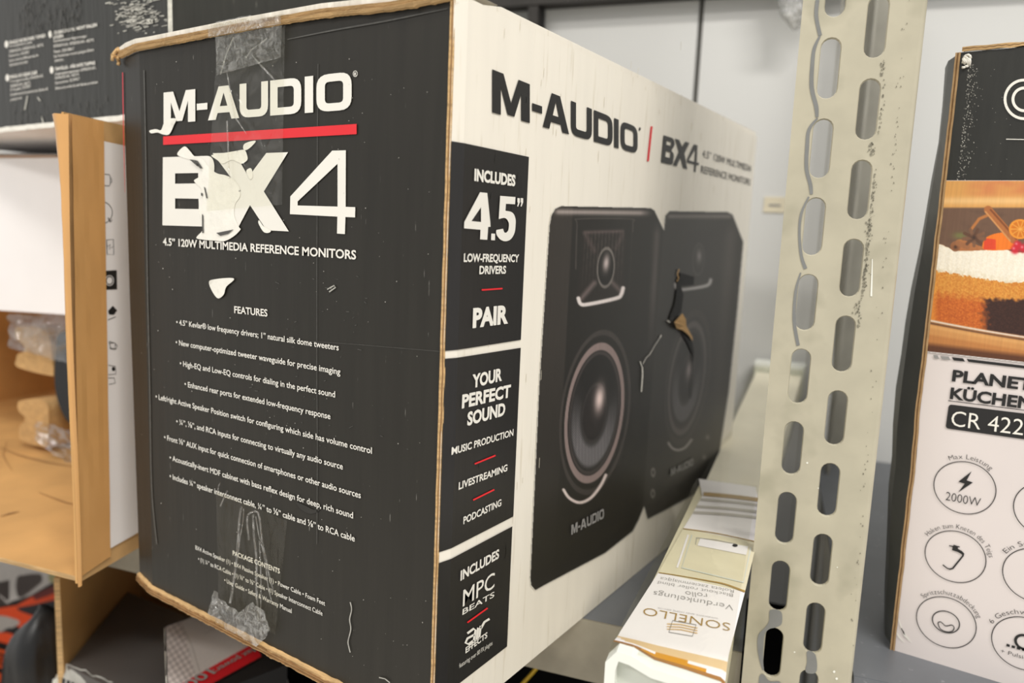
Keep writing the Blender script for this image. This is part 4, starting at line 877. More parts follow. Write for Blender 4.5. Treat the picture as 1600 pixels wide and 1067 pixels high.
# cake photograph
P = Paint(1446, 1800, 279, 590, 1.0); U, V = P.U, P.V
T = V + (U - 1530) * -0.02
P.put(np.ones(U.shape), (112, 84, 66))
nz = fnoise(U, V, 22, 9, 1); n2 = fnoise(U, V, 2.2, 2.2, 2); n3 = fnoise(U, V, 6, 6, 3)
P.put(np.clip((326 - V) / 3, 0, 1), (218, 160, 88)); P.put(np.clip((312 - V) / 12, 0, 1) * np.clip((U - 1500) / 30, 0, 1) * (.5 + .4 * nz), (206, 120, 76)); P.put(np.exp(-((V - 314) / 6) ** 2) * .8, (240, 196, 134))
P.put(np.clip(nz, 0, 1) * np.clip((V - 326) / 6, 0, 1) * .35, (70, 54, 44))
lo = 531 + (U - 1450) * .13 + 6 * ((U - 1450) / 150) ** 2
P.put(np.clip((V - 495) / 2, 0, 1), (178, 116, 62)); P.put(np.clip((V - 505 - (U - 1450) * .17) / 2, 0, 1), (206, 146, 84)); P.put(np.clip((V - 520 - (U - 1450) * .17) / 4, 0, 1), (190, 126, 68)); P.put(np.clip((V - 533 - (U - 1450) * .12) / 8, 0, 1), (92, 52, 28))
# layers of the cake
ct = 384 + 4 * np.sin((U - 1468) * .06) - 3 * np.exp(-((U - 1470) / 10) ** 2) + np.clip((U - 1480) / 40, 0, 1) * 6 + 1.5 * n3
cbm = 424 + np.clip((U - 1465) / 100, 0, 1) * 18 + 3 * n3 + 2 * n2
pl = 500 + (U - 1455) * .205 + ((U - 1455) ** 2) * -.0002
cake = np.clip((pl - V) / 1.5, 0, 1) * np.clip((V - ct) / 1.5, 0, 1)
sp_ = np.stack([214 + 18 * n2, 142 + 30 * n2, 58 + 20 * n2], -1); P.put(cake, sp_)
low = np.clip((V - 452 - (U - 1460) * .12 + 8 * n3) / 14, 0, 1) * cake; P.put(low, np.stack([196 + 24 * n2, 100 + 24 * n2, 34 + 12 * n2], -1))
ch_ = np.clip((V - 463 - (U - 1540) * .05 + 5 * n3) / 6, 0, 1) * np.clip((U - 1532 + 8 * n3 + 5 * n2) / 14, 0, 1) * cake; P.put(ch_, np.stack([58 + 12 * n2, 32 + 8 * n2, 24 + 6 * n2], -1))
P.put(np.clip((1466 - U + 0 * V) / 8, 0, 1) * cake * .6, (236, 160, 60))
crm = np.clip((cbm - V) / 2, 0, 1) * cake; P.put(crm, np.stack([244 + 8 * n2, 236 + 10 * n2, 218 + 14 * n2], -1)); P.put(crm * np.clip((V - cbm + 14) / 12, 0, 1) * np.clip(.35 + n3, 0, 1) * .6, (206, 190, 150))
P.put(np.exp(-((V - pl - 1) / 1.6) ** 2) * .9, (236, 226, 214)); P.put(np.exp(-((V - pl - 5) / 1.6) ** 2) * .7, (70, 46, 32)); P.put(np.exp(-((V - pl - 10) / 3) ** 2) * .5, (228, 176, 110))
# topping
P.poly(smooth([(1492, 378), (1500, 374), (1515, 378), (1530, 384), (1545, 390), (1500, 392), (1488, 388)]), (176, 112, 66)); P.line([(1518, 358), (1530, 342), (1544, 336)], 4.5, (190, 120, 62), .95)
P.blob(1500, 368, 10, 5, (120, 140, 70), .6)
P.ring(1493, 385, 6, 6, 3.4, (150, 98, 62)); P.blob(1493, 386, 3.5, 3.5, (70, 46, 34)); P.line([(1497, 380), (1512, 386)], 8, (158, 104, 66), .9)
P.poly(smooth([(1540, 372), (1560, 364), (1575, 366), (1584, 378), (1582, 389), (1538, 390)]), (240, 124, 34)); P.poly([(1538, 372), (1556, 374), (1556, 390), (1537, 390)], (222, 66, 40), .9)
P.line([(1544, 328), (1584, 374)], 13, (176, 108, 58)); P.line([(1548, 328), (1588, 373)], 3, (120, 66, 34), .8); P.line([(1540, 331), (1578, 376)], 2.5, (216, 156, 96), .8)
P.poly(ell(1594, 358, 17, 15), (212, 120, 30)); P.ring(1594, 358, 16, 14, 2.4, (236, 150, 50)); 
for a in range(0, 180, 36): P.line([(1594 - 14 * math.cos(math.radians(a)), 358 - 12 * math.sin(math.radians(a))), (1594 + 14 * math.cos(math.radians(a)), 358 + 12 * math.sin(math.radians(a)))], 1.4, (244, 178, 84), .8)
for k in range(9):
    a = math.radians(k * 40 + 10); P.line([(1522, 371), (1522 + 17 * math.cos(a), 371 + 13 * math.sin(a))], 5, (98, 66, 48) if k % 2 else (126, 88, 64), .95)
P.blob(1522, 371, 4, 4, (64, 44, 34))
for x, y in ((1660, 386), (1668, 380), (1700, 390), (1590, 383), (1599, 388), (1608, 380), (1586, 390)): P.blob(x, y, 7, 7, (206, 36, 52), 1.2 if False else 1.0, 4); P.blob(x - 2, y - 2, 2, 2, (244, 150, 160), .8)
keep = np.clip((549.5 + (U - 1450) * .11 - V) / 1, 0, 1) * (V > 282.5); P.a = keep
PK = np.vectorize(lambda u, v: (lambda q: redge(q[2]) + .0001 < q[0] < X1 - .0005)(hit(u, v, (0, 1, 0), RY)))(U, V)
P.build('cake_photo', RC, M['photo_print'], kc, 'printed photo of a layered cake with cream and spices', PK & (keep > 0))
cq = lambda P: crop(P, 1380, 540, 4.104)
mb = MB()
for s, a, b, h, w in [('PLANET', (440, 224), (957, 287), 17.6, .035), ('KÜCHEN', (427, 337), (957, 407), 17.6, .035)]: text(mb, s, cq([a])[0], cq([b])[0], h, RC, NR, w)
strip(mb, cq([(417, 352), (960, 420)]), 1.0, RC)
for q, mi in [([(440, 73), (512, 81), (526, 102), (452, 93)], 0), ([(535, 84), (1000, 139), (1000, 156), (548, 103)], 0)]: shape(mb, [cq(q)], RC)
shape(mb, [arcs([(*p, r) for p, r in zip(cq([(422, 375), (1010, 447), (1000, 612), (400, 528)]), (5, 1, 1, 5))])], RC)
mb.build('title_lettering', M['ink_black'], kc, 'black product title and model bar')
mb = MB()
for q in ([(320, 59), (350, 62), (360, 85), (330, 81)], [(365, 65), (420, 70), (433, 92), (378, 86)]): shape(mb, [cq(q)], RC)
mb.build('grey_square', M['ink_grey'], kc, 'two grey squares before the black bar')
mb = MB(); text(mb, 'CR 4223', cq([(434, 511)])[0], cq([(968, 583)])[0], 25, RC2, NR, -.004); mb.build('model_lettering', M['ink_white'], kc, 'white CR 4223 lettering')
# round icons
EX, EY = np.array([1.0, 0, 0]), np.array([0, 0, 1.0])
def icon(cx, cz, label, words, a0, a1, draw):
    c = np.array([cx, RY - .0005, cz]); r = .01365; mb = MB()
    n = 64; w = .00020
    V = [c + (r + s) * (math.cos(t) * EX + math.sin(t) * EY) for s in (-w, w) for t in [2 * math.pi * k / n for k in range(n)]]
    mb.add(V, [(i, (i + 1) % n, n + (i + 1) % n, n + i) for i in range(n)])
    arc_text(mb, words, c, r + .0014, a0, a1, .0025, EX, EY, -.012)
    fn = lambda x, y: c + EX * x * .001 + EY * y * .001
    draw(mb, fn); mb.build('round_icon', M['ink_black'], kc, label)
def bolt(mb, fn):
    shape(mb, [[(2.2, 9.2), (-2.9, 2.6), (0.0, 2.2), (-2.4, -3.0), (3.4, 3.6), (.6, 4.1)]], fn)
    v, f = font_mesh('2000W', -.012); x0 = min(p[0] for p in v); x1 = max(p[0] for p in v); mb.add([fn(-7.6 + 15.4 * (p[0] - x0) / (x1 - x0), -8.3 + p[1] * 4.6 / .7) for p in v], f)
icon(.1768, .0929, 'round icon with lightning bolt and 2000W', 'Max Leistung', 122, 48, bolt)
def hook(mb, fn):
    shape(mb, [[(-3.2, 5.4), (-3.2, 4.9), (-1.6, 4.9), (-1.6, 3.2), (1.2, 2.8), (3.0, 2.0), (3.0, 1.3), (-.6, -6.3), (-1.6, -6.9), (-2.6, -6.9), (-4.8, -5.6), (-5.0, -6.2), (-2.8, -7.5), (-1.4, -7.6), (0, -6.8), (3.8, 1.4), (3.9, 2.8), (2.8, 3.8), (.8, 4.6), (.8, 5.4), (1.6, 5.6), (1.6, 6.0), (.2, 6.0), (-1.2, 6.2), (-1.4, 5.5)]], fn)
icon(.1766, .0556, 'round icon with a dough hook', 'Haken zum Kneten des Teigs', 150, 14, hook)
def bowl(mb, fn):
    strip(mb, [(6.2 * math.cos(t) , .2 + 5.8 * math.sin(t)) for t in np.linspace(0, 6.284, 40)], .5, fn)
    Q = smooth([(-3.4, -1.6), (-2.4, -.6), (-1.2, -1.2), (0, -2.0), (1.4, -1.4), (2.8, -.6), (4.0, -1.6), (3.4, -3.8), (1.0, -5.0), (-2.0, -4.4)], 5); strip(mb, Q + [Q[0]], .45, fn)
icon(.1763, .0191, 'round icon with a splash guard bowl', 'Spritzschutzabdeckung', 140, 26, bowl)
def dots(mb, fn):
    for k in range(4): strip(mb, [(-7 + k * 2.2, -3.2), (-5.6 + k * 2.2, -3.2)], 1.3, fn)
    strip(mb, [(3.6 * math.cos(t) , .8 + 3.6 * math.sin(t)) for t in np.linspace(0, 6.284, 24)], 1.2, fn)
    v, f = font_mesh('+ Pulsierend', -.01); x0 = min(p[0] for p in v); x1 = max(p[0] for p in v); mb.add([fn(-9 + 18 * (p[0] - x0) / (x1 - x0), -8 + p[1] * 2 / .7) for p in v], f)
icon(.2120, .0898, 'round icon, cut by the picture edge', ' ', 140, 40, lambda mb, fn: None)
icon(.2112, .0556, 'round icon, mostly outside the picture', 'Ein Schneebesen', 150, 30, lambda mb, fn: None)
icon(.2105, .0192, 'round icon with speed dots', '6 Geschwindigkeiten', 158, 20, dots)
mb = MB(); ck = lambda P: crop(P, 1360, 780, 3.717)
for P_ in ([(165, 690), (180, 740), (200, 790), (240, 830)], [(150, 770), (170, 800), (200, 830)], [(180, 745), (195, 775), (225, 810)]): strip(mb, ck(P_), [1.0] + [2.0] * (len(P_) - 2) + [.6], RC)
mb.build('dented_corner', M['ink_white'], kc, 'crumpled white lower corner')

# ================================================================= OPEN CARTON (left)
oc = thing('open_carton', 'open brown carton with white hanging flap and taped side flap, left of the speaker carton', 'box', rk(-0.48, 0.31, SH))
CA, CB_, D0, D1, CT = -0.72, -0.2775, 0.20, 0.44, 0.2618
mb = MB(); th = .004
mb.rbox(CA, CB_, D1 - th, D1, SH, CT, 0); mb.rbox(CA, CA + th, D0, D1, SH, CT, 0); mb.rbox(CB_ - th, CB_, D0, D1, SH, CT, 0); mb.rbox(CA, CB_, D0, D1, SH, SH + .003, 0)
mb.build('carton_body', [M['kraft_inside']], oc)
mb = MB(); mb.grid(lambda a, b: rk(CA + (CB_ - CA) * a, D0 + (D1 - D0) * b, CT + .0100 * min(1, math.sin(math.pi * b) * 1.25) + .0006), 8, 6); mb.build('top_panel', M['white_card'], oc)
mb = MB(); FP = on_plane(E2, 0.1965, 0.0)
A, B, C_, D = FP(-60, 248), FP(118, 246), FP(118, 492.5), FP(-60, 481)
mb.hexa([D + E2 * .003, C_ + E2 * .003, C_, D, A + E2 * .003, B + E2 * .003, B, A]); mb.build('hanging_flap', M['white_card'], oc, 'bright white front flap hanging over the opening')
# lower flap lies out over the shelf edge
mb = MB(); q = [hit(-150, 833, (0, 0, 1), SH + .003), hit(122, 901, (0, 0, 1), SH + .003), rk(CB_ - .001, D0, SH + .003), rk(-.70, D0, SH + .003)]
mb.hexa([p - EZ * .003 for p in q] + q, 0, [0, 0, 1, 0, 0, 0]); mb.build('bottom_flap', [M['kraft_inside'], M['kraft_edge']], oc, 'brown bottom flap lying open')
mb = MB()
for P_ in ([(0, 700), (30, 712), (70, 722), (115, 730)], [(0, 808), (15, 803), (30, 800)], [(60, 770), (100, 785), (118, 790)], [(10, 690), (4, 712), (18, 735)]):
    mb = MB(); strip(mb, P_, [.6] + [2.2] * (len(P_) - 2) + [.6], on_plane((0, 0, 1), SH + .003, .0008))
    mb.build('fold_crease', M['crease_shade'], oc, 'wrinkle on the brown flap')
# side flap: flared out towards the aisle
tip0 = np.array([-0.2570, -0.0212]); hng = np.array([-0.3185, 0.1270])
def fl(a, z, d=0.0):
    tp = tip0 + (hng - tip0) * .022 * max(0, z) / .2675; p = tp * (1 - a) + hng * a; dr = (hng - tip0) / np.linalg.norm(hng - tip0); nrm = np.array([dr[1], -dr[0]]); p = p + nrm * d
    bow = 0.0015 * math.sin(z * 22 + 1) * (1 - a); return (p[0] + bow, p[1], z)
mb = MB(); FT = 0.2675
mb.grid(lambda a, b: fl(a, SH + .001 + (FT - SH) * b, 0.0), 8, 12, 0); mb.grid(lambda a, b: fl(1 - a, SH + .001 + (FT - SH) * b, -0.0015), 8, 12, 1)
mb.grid(lambda a, b: fl(0, SH + .001 + (FT - SH) * b, -0.0015 * (1 - a)), 1, 12, 1); mb.grid(lambda a, b: fl(b, FT, -0.0015 * (1 - a)), 1, 8, 1)
sf = mb.build('side_flap', [M['kraft'], M['kraft_inside']], oc, 'side flap sticking out, printed white under brown tape')
FN = np.cross(np.array([*(hng - tip0), 0]), EZ); FN /= np.linalg.norm(FN); FKv = FN @ np.array([*tip0, 0])
FF = lambda d: on_plane(FN, FKv, d)
mb = MB(); mb.quad(*[FF(.0022)(*p) for p in [(150, 219), (240, 238), (240, 815), (166, 857)]]); mb.quad(*[FF(.0022)(*p) for p in [(128, 215), (152, 219), (166, 857), (150, 862)]])
mb.build('white_print', M['white_card'], sf, 'white printed area of the side flap')
mb = MB(); cz = lambda P: crop(P, 0, 160, 2.667); F3 = FF(.0024)
for P_ in [cz([(380, 296), (440, 300), (445, 308), (445, 340), (440, 348), (380, 340)]), cz([(446, 315), (451, 318), (451, 334), (446, 332)]), cz([(430, 572), (458, 570), (460, 634), (432, 632), (430, 572)]), cz([(432, 600), (445, 590), (440, 612), (455, 600)]), [(165, 533), (168, 545), (174, 546), (175, 536), (166, 533)], [(164, 570), (175, 572), (176, 584), (164, 585)], [(164, 590), (173, 590), (175, 598), (165, 600)]]: strip(mb, P_, .9, F3)
strip(mb, [(154 + 16 * math.cos(t), 332 + 17 * math.sin(t)) for t in np.linspace(-1.9, 1.6, 20)], .9, F3); strip(mb, cz([(436, 480), (446, 498), (452, 488)]), 1.6, F3)
shape(mb, [cz([(408, 702), (472, 698), (474, 778), (410, 780)]), ell(*cz([(442, 741)])[0], 7, 8.5, 20), ell(*cz([(442, 741)])[0], 5.6, 7, 20), ell(*cz([(442, 741)])[0], 4.4, 5.6, 20)], F3)
shape(mb, [cz([(436, 868), (456, 846), (474, 866), (460, 884), (440, 882)])], F3); strip(mb, cz([(436, 905), (468, 892)]), 1, F3); shape(mb, [ell(172, 576, 2.6, 3.4, 12)], F3)
strip(mb, cz([(440, 1003), (462, 1000), (474, 1012), (470, 1026), (442, 1022)]), 1, F3)
mb.build('icon_print', M['ink_black'], sf, 'small black product icons')
mb = MB(); QT = [(105, 179), (155, 190), (166.5, 868), (118, 901)]
mb.grid(lambda a, b: FF(.0030 + .0003 * noise.noise((a * 4, b * 10, 2)))(*((np.array(QT[0]) * (1 - a) + np.array(QT[1]) * a) * (1 - b) + (np.array(QT[3]) * (1 - a) + np.array(QT[2]) * a) * b)), 6, 30)
mb.build('brown_tape', M['brown_tape'], sf, 'glossy brown packing tape down the flap edge')
mb = MB()
def curl(a, b):
    z = SH + (FT - SH) * b; p = np.array(fl(0, z, .003)); w = float(np.interp(b, [0, .45, .58, .68, .78, .90, 1.0], [.0005, .0016, .0026, .0034, .0048, .0070, .0115])) * (1 + .18 * noise.noise((b * 16, 4, 4)))
    dr = np.array([-0.966, -0.26, 0.0]); return p + dr * w * a + np.array([0, -.002, 0]) * math.sin(a * 3) + EZ * .001 * noise.noise((a * 8, b * 40, 1))
mb.grid(curl, 6, 60); mb.build('tape_curl', M['brown_tape'], sf, 'loose crinkled tape edge', smooth=True)
# things lying inside it
def tray(px, dz, name_label):
    mb = MB(); F_ = on_plane(E2, 0.214, 0.0); P_ = [F_(*p) for p in smooth(px, 4)]; n = len(P_); bk = [p + E2 * .055 + E1 * .010 for p in P_]
    v, f = fill([smooth(px, 4)]); mb.add([F_(*p) for p in v], f)
    mb.add(P_ + bk, [(i, (i + 1) % n, n + (i + 1) % n, n + i) for i in range(n)]); mb.add(bk, [tuple(range(n))])
    return tag(mb.build('pulp_tray', M['pulp'], None, None), name_label, 'packing', 'moulded pulp trays in the open carton')
ct_ = lambda P: crop(P, 0, 470, 3.954)
tray(ct_([(95, 180), (115, 160), (230, 165), (290, 200), (310, 260), (330, 440), (300, 460), (110, 410), (100, 360), (110, 330), (148, 310), (145, 275), (110, 240), (95, 215)]), 0, 'upper moulded brown pulp tray, inside the open carton under the white flap')
tray(ct_([(108, 640), (130, 615), (230, 605), (290, 640), (300, 720), (290, 890), (250, 900), (130, 860), (118, 800), (120, 775), (150, 745), (150, 715), (118, 685)]), 0, 'lower moulded brown pulp tray, inside the open carton near its floor')
mb = MB(); F_ = on_plane(E2, 0.213, 0.0); Q = smooth([(94, 540), (100, 520), (122, 518), (140, 560), (140, 660), (118, 662), (102, 640), (92, 600)], 5); P_ = [F_(*p) for p in Q]; n = len(P_)
v, f = fill([Q]); mb.add([F_(*p) - E2 * .004 for p in v], f); bk = [p + E2 * .09 for p in P_]; ce = sum(P_) / n; fr_ = [(p - ce) * .82 + ce - E2 * .004 for p in P_]
mb.add(P_ + bk, [(i, (i + 1) % n, n + (i + 1) % n, n + i) for i in range(n)])
tag(mb.build('black_appliance', M['black_plastic'], smooth=True), 'rounded black plastic appliance wedged between the pulp trays', 'appliance')
pb = MB(); G_ = on_plane(E2, 0.2085, 0.0)
def bag1(a, b):
    p = np.array([20 + 110 * a, 490 + (52 + 30 * a) * b]); q = G_(*p); return q + E2 * (-.004 + .004 * noise.noise((a * 6, b * 5, 2)))
pb.grid(bag1, 22, 12); tag(pb.build('clear_bag', M['polybag'], smooth=True), 'crinkled clear plastic bag over the upper pulp tray', 'bag', 'clear bags in the open carton'); pb = MB()
def bag2(a, b):
    p = np.array([62 + 66 * a, 655 + 20 * a + (30 + 32 * a) * b]); q = G_(*p); return q + E2 * (-.004 + .004 * noise.noise((a * 6, b * 5, 7)))
pb.grid(bag2, 20, 14)
tag(pb.build('clear_bag', M['polybag'], smooth=True), 'crinkled clear plastic bag under the lower pulp tray', 'bag', 'clear bags in the open carton')

# ================================================================= FRAGILE BOX ON TOP, TEAL AND WHITE CARTONS BEHIND
fb = thing('fragile_box', 'worn dark grey box with fragile warnings, lying on the open carton', 'box', (-0.43, 0.17, 0.2755))
FY = 0.0415; mb = MB()
zb0 = 0.2762
def under(a, b):
    x = -.66 + (.66 - .2475) * a; y = FY + .25 * b; return (x, y, zb0 - .0022 * math.sin(math.pi * min(1, b * 1.4)) * (.5 + .6 * math.sin(a * 9)) if 0 < b < 1 else zb0)
mb.grid(under, 24, 16, 1)
mb.quad((-.66, FY, zb0), (-.2475, FY, zb0), (-.2475, FY, .46), (-.66, FY, .46), 0); mb.quad((-.2475, FY, zb0), (-.2475, FY + .25, zb0), (-.2475, FY + .25, .46), (-.2475, FY, .46), 0)
mb.quad((-.66, FY, .46), (-.2475, FY, .46), (-.2475, FY + .25, .46), (-.66, FY + .25, .46), 0); mb.quad((-.66, FY + .25, zb0), (-.66, FY, zb0), (-.66, FY, .46), (-.66, FY + .25, .46), 0); mb.quad((-.2475, FY + .25, zb0), (-.66, FY + .25, zb0), (-.66, FY + .25, .46), (-.2475, FY + .25, .46), 0)
mb.build('carton_body', [M['charcoal'], M['white_under']], fb)
mb = MB(); mb.grid(lambda a, b: (-.66 + .4125 * a, FY - .0012 + .0005 * noise.noise((a * 60, b, 3)), zb0 - .0012 + .0035 * b + .0006 * noise.noise((a * 90, 2, 5))), 80, 2); mb.build('bottom_edge', M['torn_paper'], fb, 'frayed white lower edge')
FG = on_plane((0, 1, 0), FY, .0006); FG2 = on_plane((0, 1, 0), FY, .001); cf = lambda p: crop([p], 0, 0, 4.104)[0]
mb = MB()
for x, y in ((47, 285), (328, 221), (53, 500), (337, 450)): shape(mb, [ell(*cf((x, y)), 2.9, 5.6, 20)], FG)
for s, a, b, h, w in [('FRAGILE NE PAS FAIRE TOMBER', (65, 285), (300, 238), 5, .03), ('Nos d’enregistrement du modèle :', (66, 305), (216, 278), 4, .004), ('007850353-001, 007850353-001, 402773', (66, 340), (282, 298), 4.4, .004), ('No de brevet : 202109817', (66, 368), (194, 343), 4.4, .004), ('Il peut y avoir des différences avec les', (66, 398), (252, 362), 4.4, .004), ('illustrations et le produit.', (68, 426), (186, 403), 4.4, .004),
                      ('ZERBRECHLICH, NICHT FALLEN', (348, 222), (628, 170), 5, .03), ('LASSEN', (348, 250), (412, 240), 5, .03), ('Geschmacksmuster-Registrierungen:', (350, 273), (562, 240), 4.4, .004), ('007850353-001, 007850353-001, 402773', (350, 306), (607, 266), 4.4, .004), ('Patent: 202109817', (352, 342), (480, 322), 4.4, .004), ('Das Produkt kann von den gezeigten Bildern', (353, 372), (608, 328), 4.4, .004), ('abweichen.', (356, 398), (415, 390), 4.4, .004),
                      ('FRÁGIL NO DEJAR CAER', (70, 505), (245, 474), 5, .03), ('N° de registro de diseño: 007850353-001,', (72, 532), (286, 494), 4.4, .004), ('007850353-001, 402773', (74, 562), (200, 540), 4.4, .004), ('N° de patente: 202109817', (74, 587), (203, 562), 4.4, .004), ('Es posible que las ilustraciones sean distintas del', (74, 616), (312, 578), 4.4, .004), ('producto real.', (75, 648), (146, 634), 4.4, .004),
                      ('ÖMTÅLIG - FÅR INTE TAPPAS', (358, 455), (616, 413), 5, .03), ('Designregistreringsnummer: 007850353-001,', (358, 484), (623, 443), 4.4, .004), ('007850353-001, 402773', (360, 511), (510, 486), 4.4, .004), ('Patentnummer: 202109817', (360, 542), (517, 514), 4.4, .004), ('Bilderna kan avvika från den faktiska produkten.', (362, 576), (636, 534), 4.4, .004)]:
    text(mb, s, cf(a), cf(b), h, FG, NB, w)
mb.build('warning_text', M['ink_white'], fb, 'white fragile warnings in four languages')
mb = MB()
for _ in range(210):
    x = random.uniform(28, 128); y = random.uniform(-5, 50) ; l = random.uniform(4, 16); strip(mb, [(x, y), (x + l * .02, y + l)], random.uniform(.3, .9), FG)
for _ in range(80):
    x = random.uniform(20, 170); y = random.uniform(165, 192) - (x - 80) * .08; l = random.uniform(3, 14); strip(mb, [(x, y), (x + random.uniform(-1, 1), y - l)], random.uniform(.3, .8), FG)
mb.build('flute_scuff', M['faint_scuff'], fb, 'grey upright rub marks')['kind'] = 'stuff'
mb = MB()
for _ in range(190):
    x = random.gauss(213, 18); y = random.gauss(22, 14) + (x - 213) * .1; l = random.uniform(2, 11)
    if x < 262: strip(mb, [(x, y), (x + l, y - l * .22)], random.uniform(.4, 1.8), FG)
for P_ in ([(44, 150), (42, 162), (40, 172)], [(60, 152), (64, 158)], [(66, 182), (69, 192), (70, 200)], [(40, 196), (44, 204)]): strip(mb, P_, 1.6, FG)
mb.build('silver_scuff', M['silver_scuff'], fb, 'bright silver scuffed patch')['kind'] = 'stuff'
mb = MB(); mb.grid(lambda a, b: (-.2475 - .0030 * (1 - a) + .0008 * noise.noise((b * 60, a, 4)), FY - .0012 + .001 * a, zb0 + (.46 - zb0) * b), 3, 60); mb.build('worn_edge', M['silver_scuff'], fb, 'worn silver upright edge')
tb = thing('teal_carton', 'dark teal carton standing at the back behind the speaker carton', 'box', rk(-0.45, 0.535, SH))
mb = MB(); mb.rbox(-.66, -.22, .514, .55, SH, .464); mb.build('carton_body', M['teal'], tb)
TB = on_plane(E2, .514, .0006)
mb = MB(); shape(mb, [ell(333, -8, 23, 26, 40)], TB); mb.build('round_picture', pm('grey_stone', (112, 108, 104), .6, var=.25, scale=60), tb, 'round grey picture')
mb = MB(); shape(mb, [[(303, 29), (308, 29), (420, 60), (420, 90), (301, 90)]], TB); mb.build('white_sticker', M['white_card'], tb, 'white sticker')
mb = MB()
for y in (44, 52, 58): strip(mb, [(305, y), (309, y + .5)], 1.6, on_plane(E2, .514, .0012))
mb.build('sticker_print', M['ink_black'], tb)
wb = thing('flower_carton', 'white carton printed with yellow flowers in front of the teal carton', 'box', rk(-0.43, 0.485, SH))
a0 = (hit(428, 20, E2, .462) @ E1); a1 = (hit(560, 10, E2, .462) @ E1)
mb = MB(); mb.rbox(a0, a1, .462, .510, SH, .464); mb.build('carton_body', M['pale_print'], wb)
WB = on_plane(E2, .462, .0006); mb = MB()
for x, y, rx, ry, mi in [(456, 0, 8, 6, 0), (466, 2, 7, 6, 1), (472, -3, 8, 7, 0), (460, 6, 4, 5, 1), (450, -3, 6, 5, 1), (540, 0, 4, 4, 3), (545, -4, 3, 5, 3), (452, 28, 4, 3, 2), (458, 31, 3, 2, 2), (520, 12, 5, 4, 4), (500, 11, 3, 3, 4)]: shape(mb, [ell(x, y, rx, ry, 14)], WB, mi)
mb.build('flower_print', [pm('flower_orange', (240, 160, 40), .5), pm('flower_yellow', (252, 206, 90), .5), pm('flower_stem', (120, 108, 96), .5), pm('flower_pink', (232, 150, 176), .5), pm('flower_pale', (200, 200, 208), .5)], wb, 'orange and yellow flowers')

# crumpled plastic hung from the rear beam
mb = MB()
def bagf(a, b):
    t = 2 * math.pi * a; z = .520 - .097 * b; r = (.010 + .010 * math.sin(math.pi * min(1, b * .75 + .2))) * (1 if b < .85 else (1 - b) / .15 * .9 + .1); r *= 1 + .45 * noise.noise((math.cos(t) * 2, math.sin(t) * 2, b * 6)); return rk(.1195 + r * math.cos(t), .541 + .55 * r * math.sin(t), z)
mb.grid(bagf, 28, 22); tag(mb.build('crumpled_bag', M['crumple_bag'], smooth=True), 'crumpled milky plastic bag hanging at the top left of the slotted upright', 'bag')

# ================================================================= LOWER SHELF
# torn brown carton with a black box in it
LO = thing('torn_carton', 'open brown carton on the lower shelf, below the speaker carton', 'box', (-0.34, 0.10, -0.385))
zt = -0.114; a_n, a_f, a_r = hit(105, 1040, (0, 0, 1), zt), hit(200, 925, (0, 0, 1), zt), hit(345, 985, (0, 0, 1), zt)
hgt = 0.0
for k in range(200):
    P_ = a_n + EZ * (.0005 * k); q = ROT @ (P_ - CAM)
    if 533.5 + F_PX * q[1] / q[2] <= 903: hgt = .0005 * k; break
nv_ = a_n - (a_f - a_n) * .02 - np.array([.0035, 0, 0]); fv = a_f + (a_f - a_n) * .30 - np.array([.0035, 0, 0]); rv = fv + (a_r - a_f) * 1.5
def wall(mb, p, q, z0, z1p, z1q, t, m0=0, m1=1):
    d = q - p; nn_ = np.array([-d[1], d[0], 0]); nn_ = nn_ / np.linalg.norm(nn_) * t; s = lambda P, z: np.array([P[0], P[1], z])
    mb.hexa([s(p, z0), s(q, z0), s(q + nn_, z0), s(p + nn_, z0), s(p, z1p), s(q, z1q), s(q + nn_, z1q), s(p + nn_, z1p)], m0, [m0, m1, m0, m0, m0, m1])
mb = MB(); wall(mb, nv_, fv, -.385, zt + hgt, zt + hgt - .004, .004); mb.build('side_wall', [M['kraft_inside'], M['kraft_edge']], LO)
mb = MB(); wall(mb, fv, rv, -.385, zt + hgt - .004, zt + hgt - .004, .004); mb.build('back_wall', [M['kraft_inside'], M['kraft_edge']], LO)
mb = MB(); mb.add([np.array([p[0], p[1], -.383]) for p in (nv_, nv_ + (a_r - a_f) * 1.6, rv, fv)], [(0, 1, 2, 3)]); mb.build('base', M['kraft_inside'], LO)
bkb = thing('black_box', 'glossy black box inside the torn brown carton', 'box', (-0.31, 0.07, -0.24))
a_q = a_n + (a_r - a_f) * 1.35; a_r2 = a_f + (a_r - a_f) * 1.35
tops = [a_n, a_q, a_r2, a_f]; mb = MB(); mb.hexa([p - EZ * .2675 for p in tops] + tops); mb.build('carton_body', M['black_card'], bkb)
mb = MB(); T0 = on_plane((0, 0, 1), zt, .0006)
# grey torn label hanging over its near edge
g0, g1 = T0(103, 1038), T0(176, 1066)
mb.grid(lambda a, b: g0 * (1 - a) + g1 * a + np.array([.010, -.018, -.055]) * b + np.array([0.004, -.003, 0]) * noise.noise((a * 6, b * 6, 2)), 12, 10)
gl_ = mb.build('grey_label', M['grey_label'], bkb, 'crinkled grey printed label over the edge', smooth=True)
mb = MB()
for k in range(5):
    for j in range(9):
        a = .08 + .1 * j + .01 * k; b = .12 + .16 * k; P_ = g0 * (1 - a) + g1 * a + np.array([.010, -.018, -.055]) * b + np.array([.002, -.0045, .001]); d = (g1 - g0) * .07
        if random.random() < .85: mb.quad(P_, P_ + d, P_ + d + np.array([.0005, -.001, -.0035]), P_ + np.array([.0005, -.001, -.0035]))
mb.build('label_print', M['ink_black'], gl_)
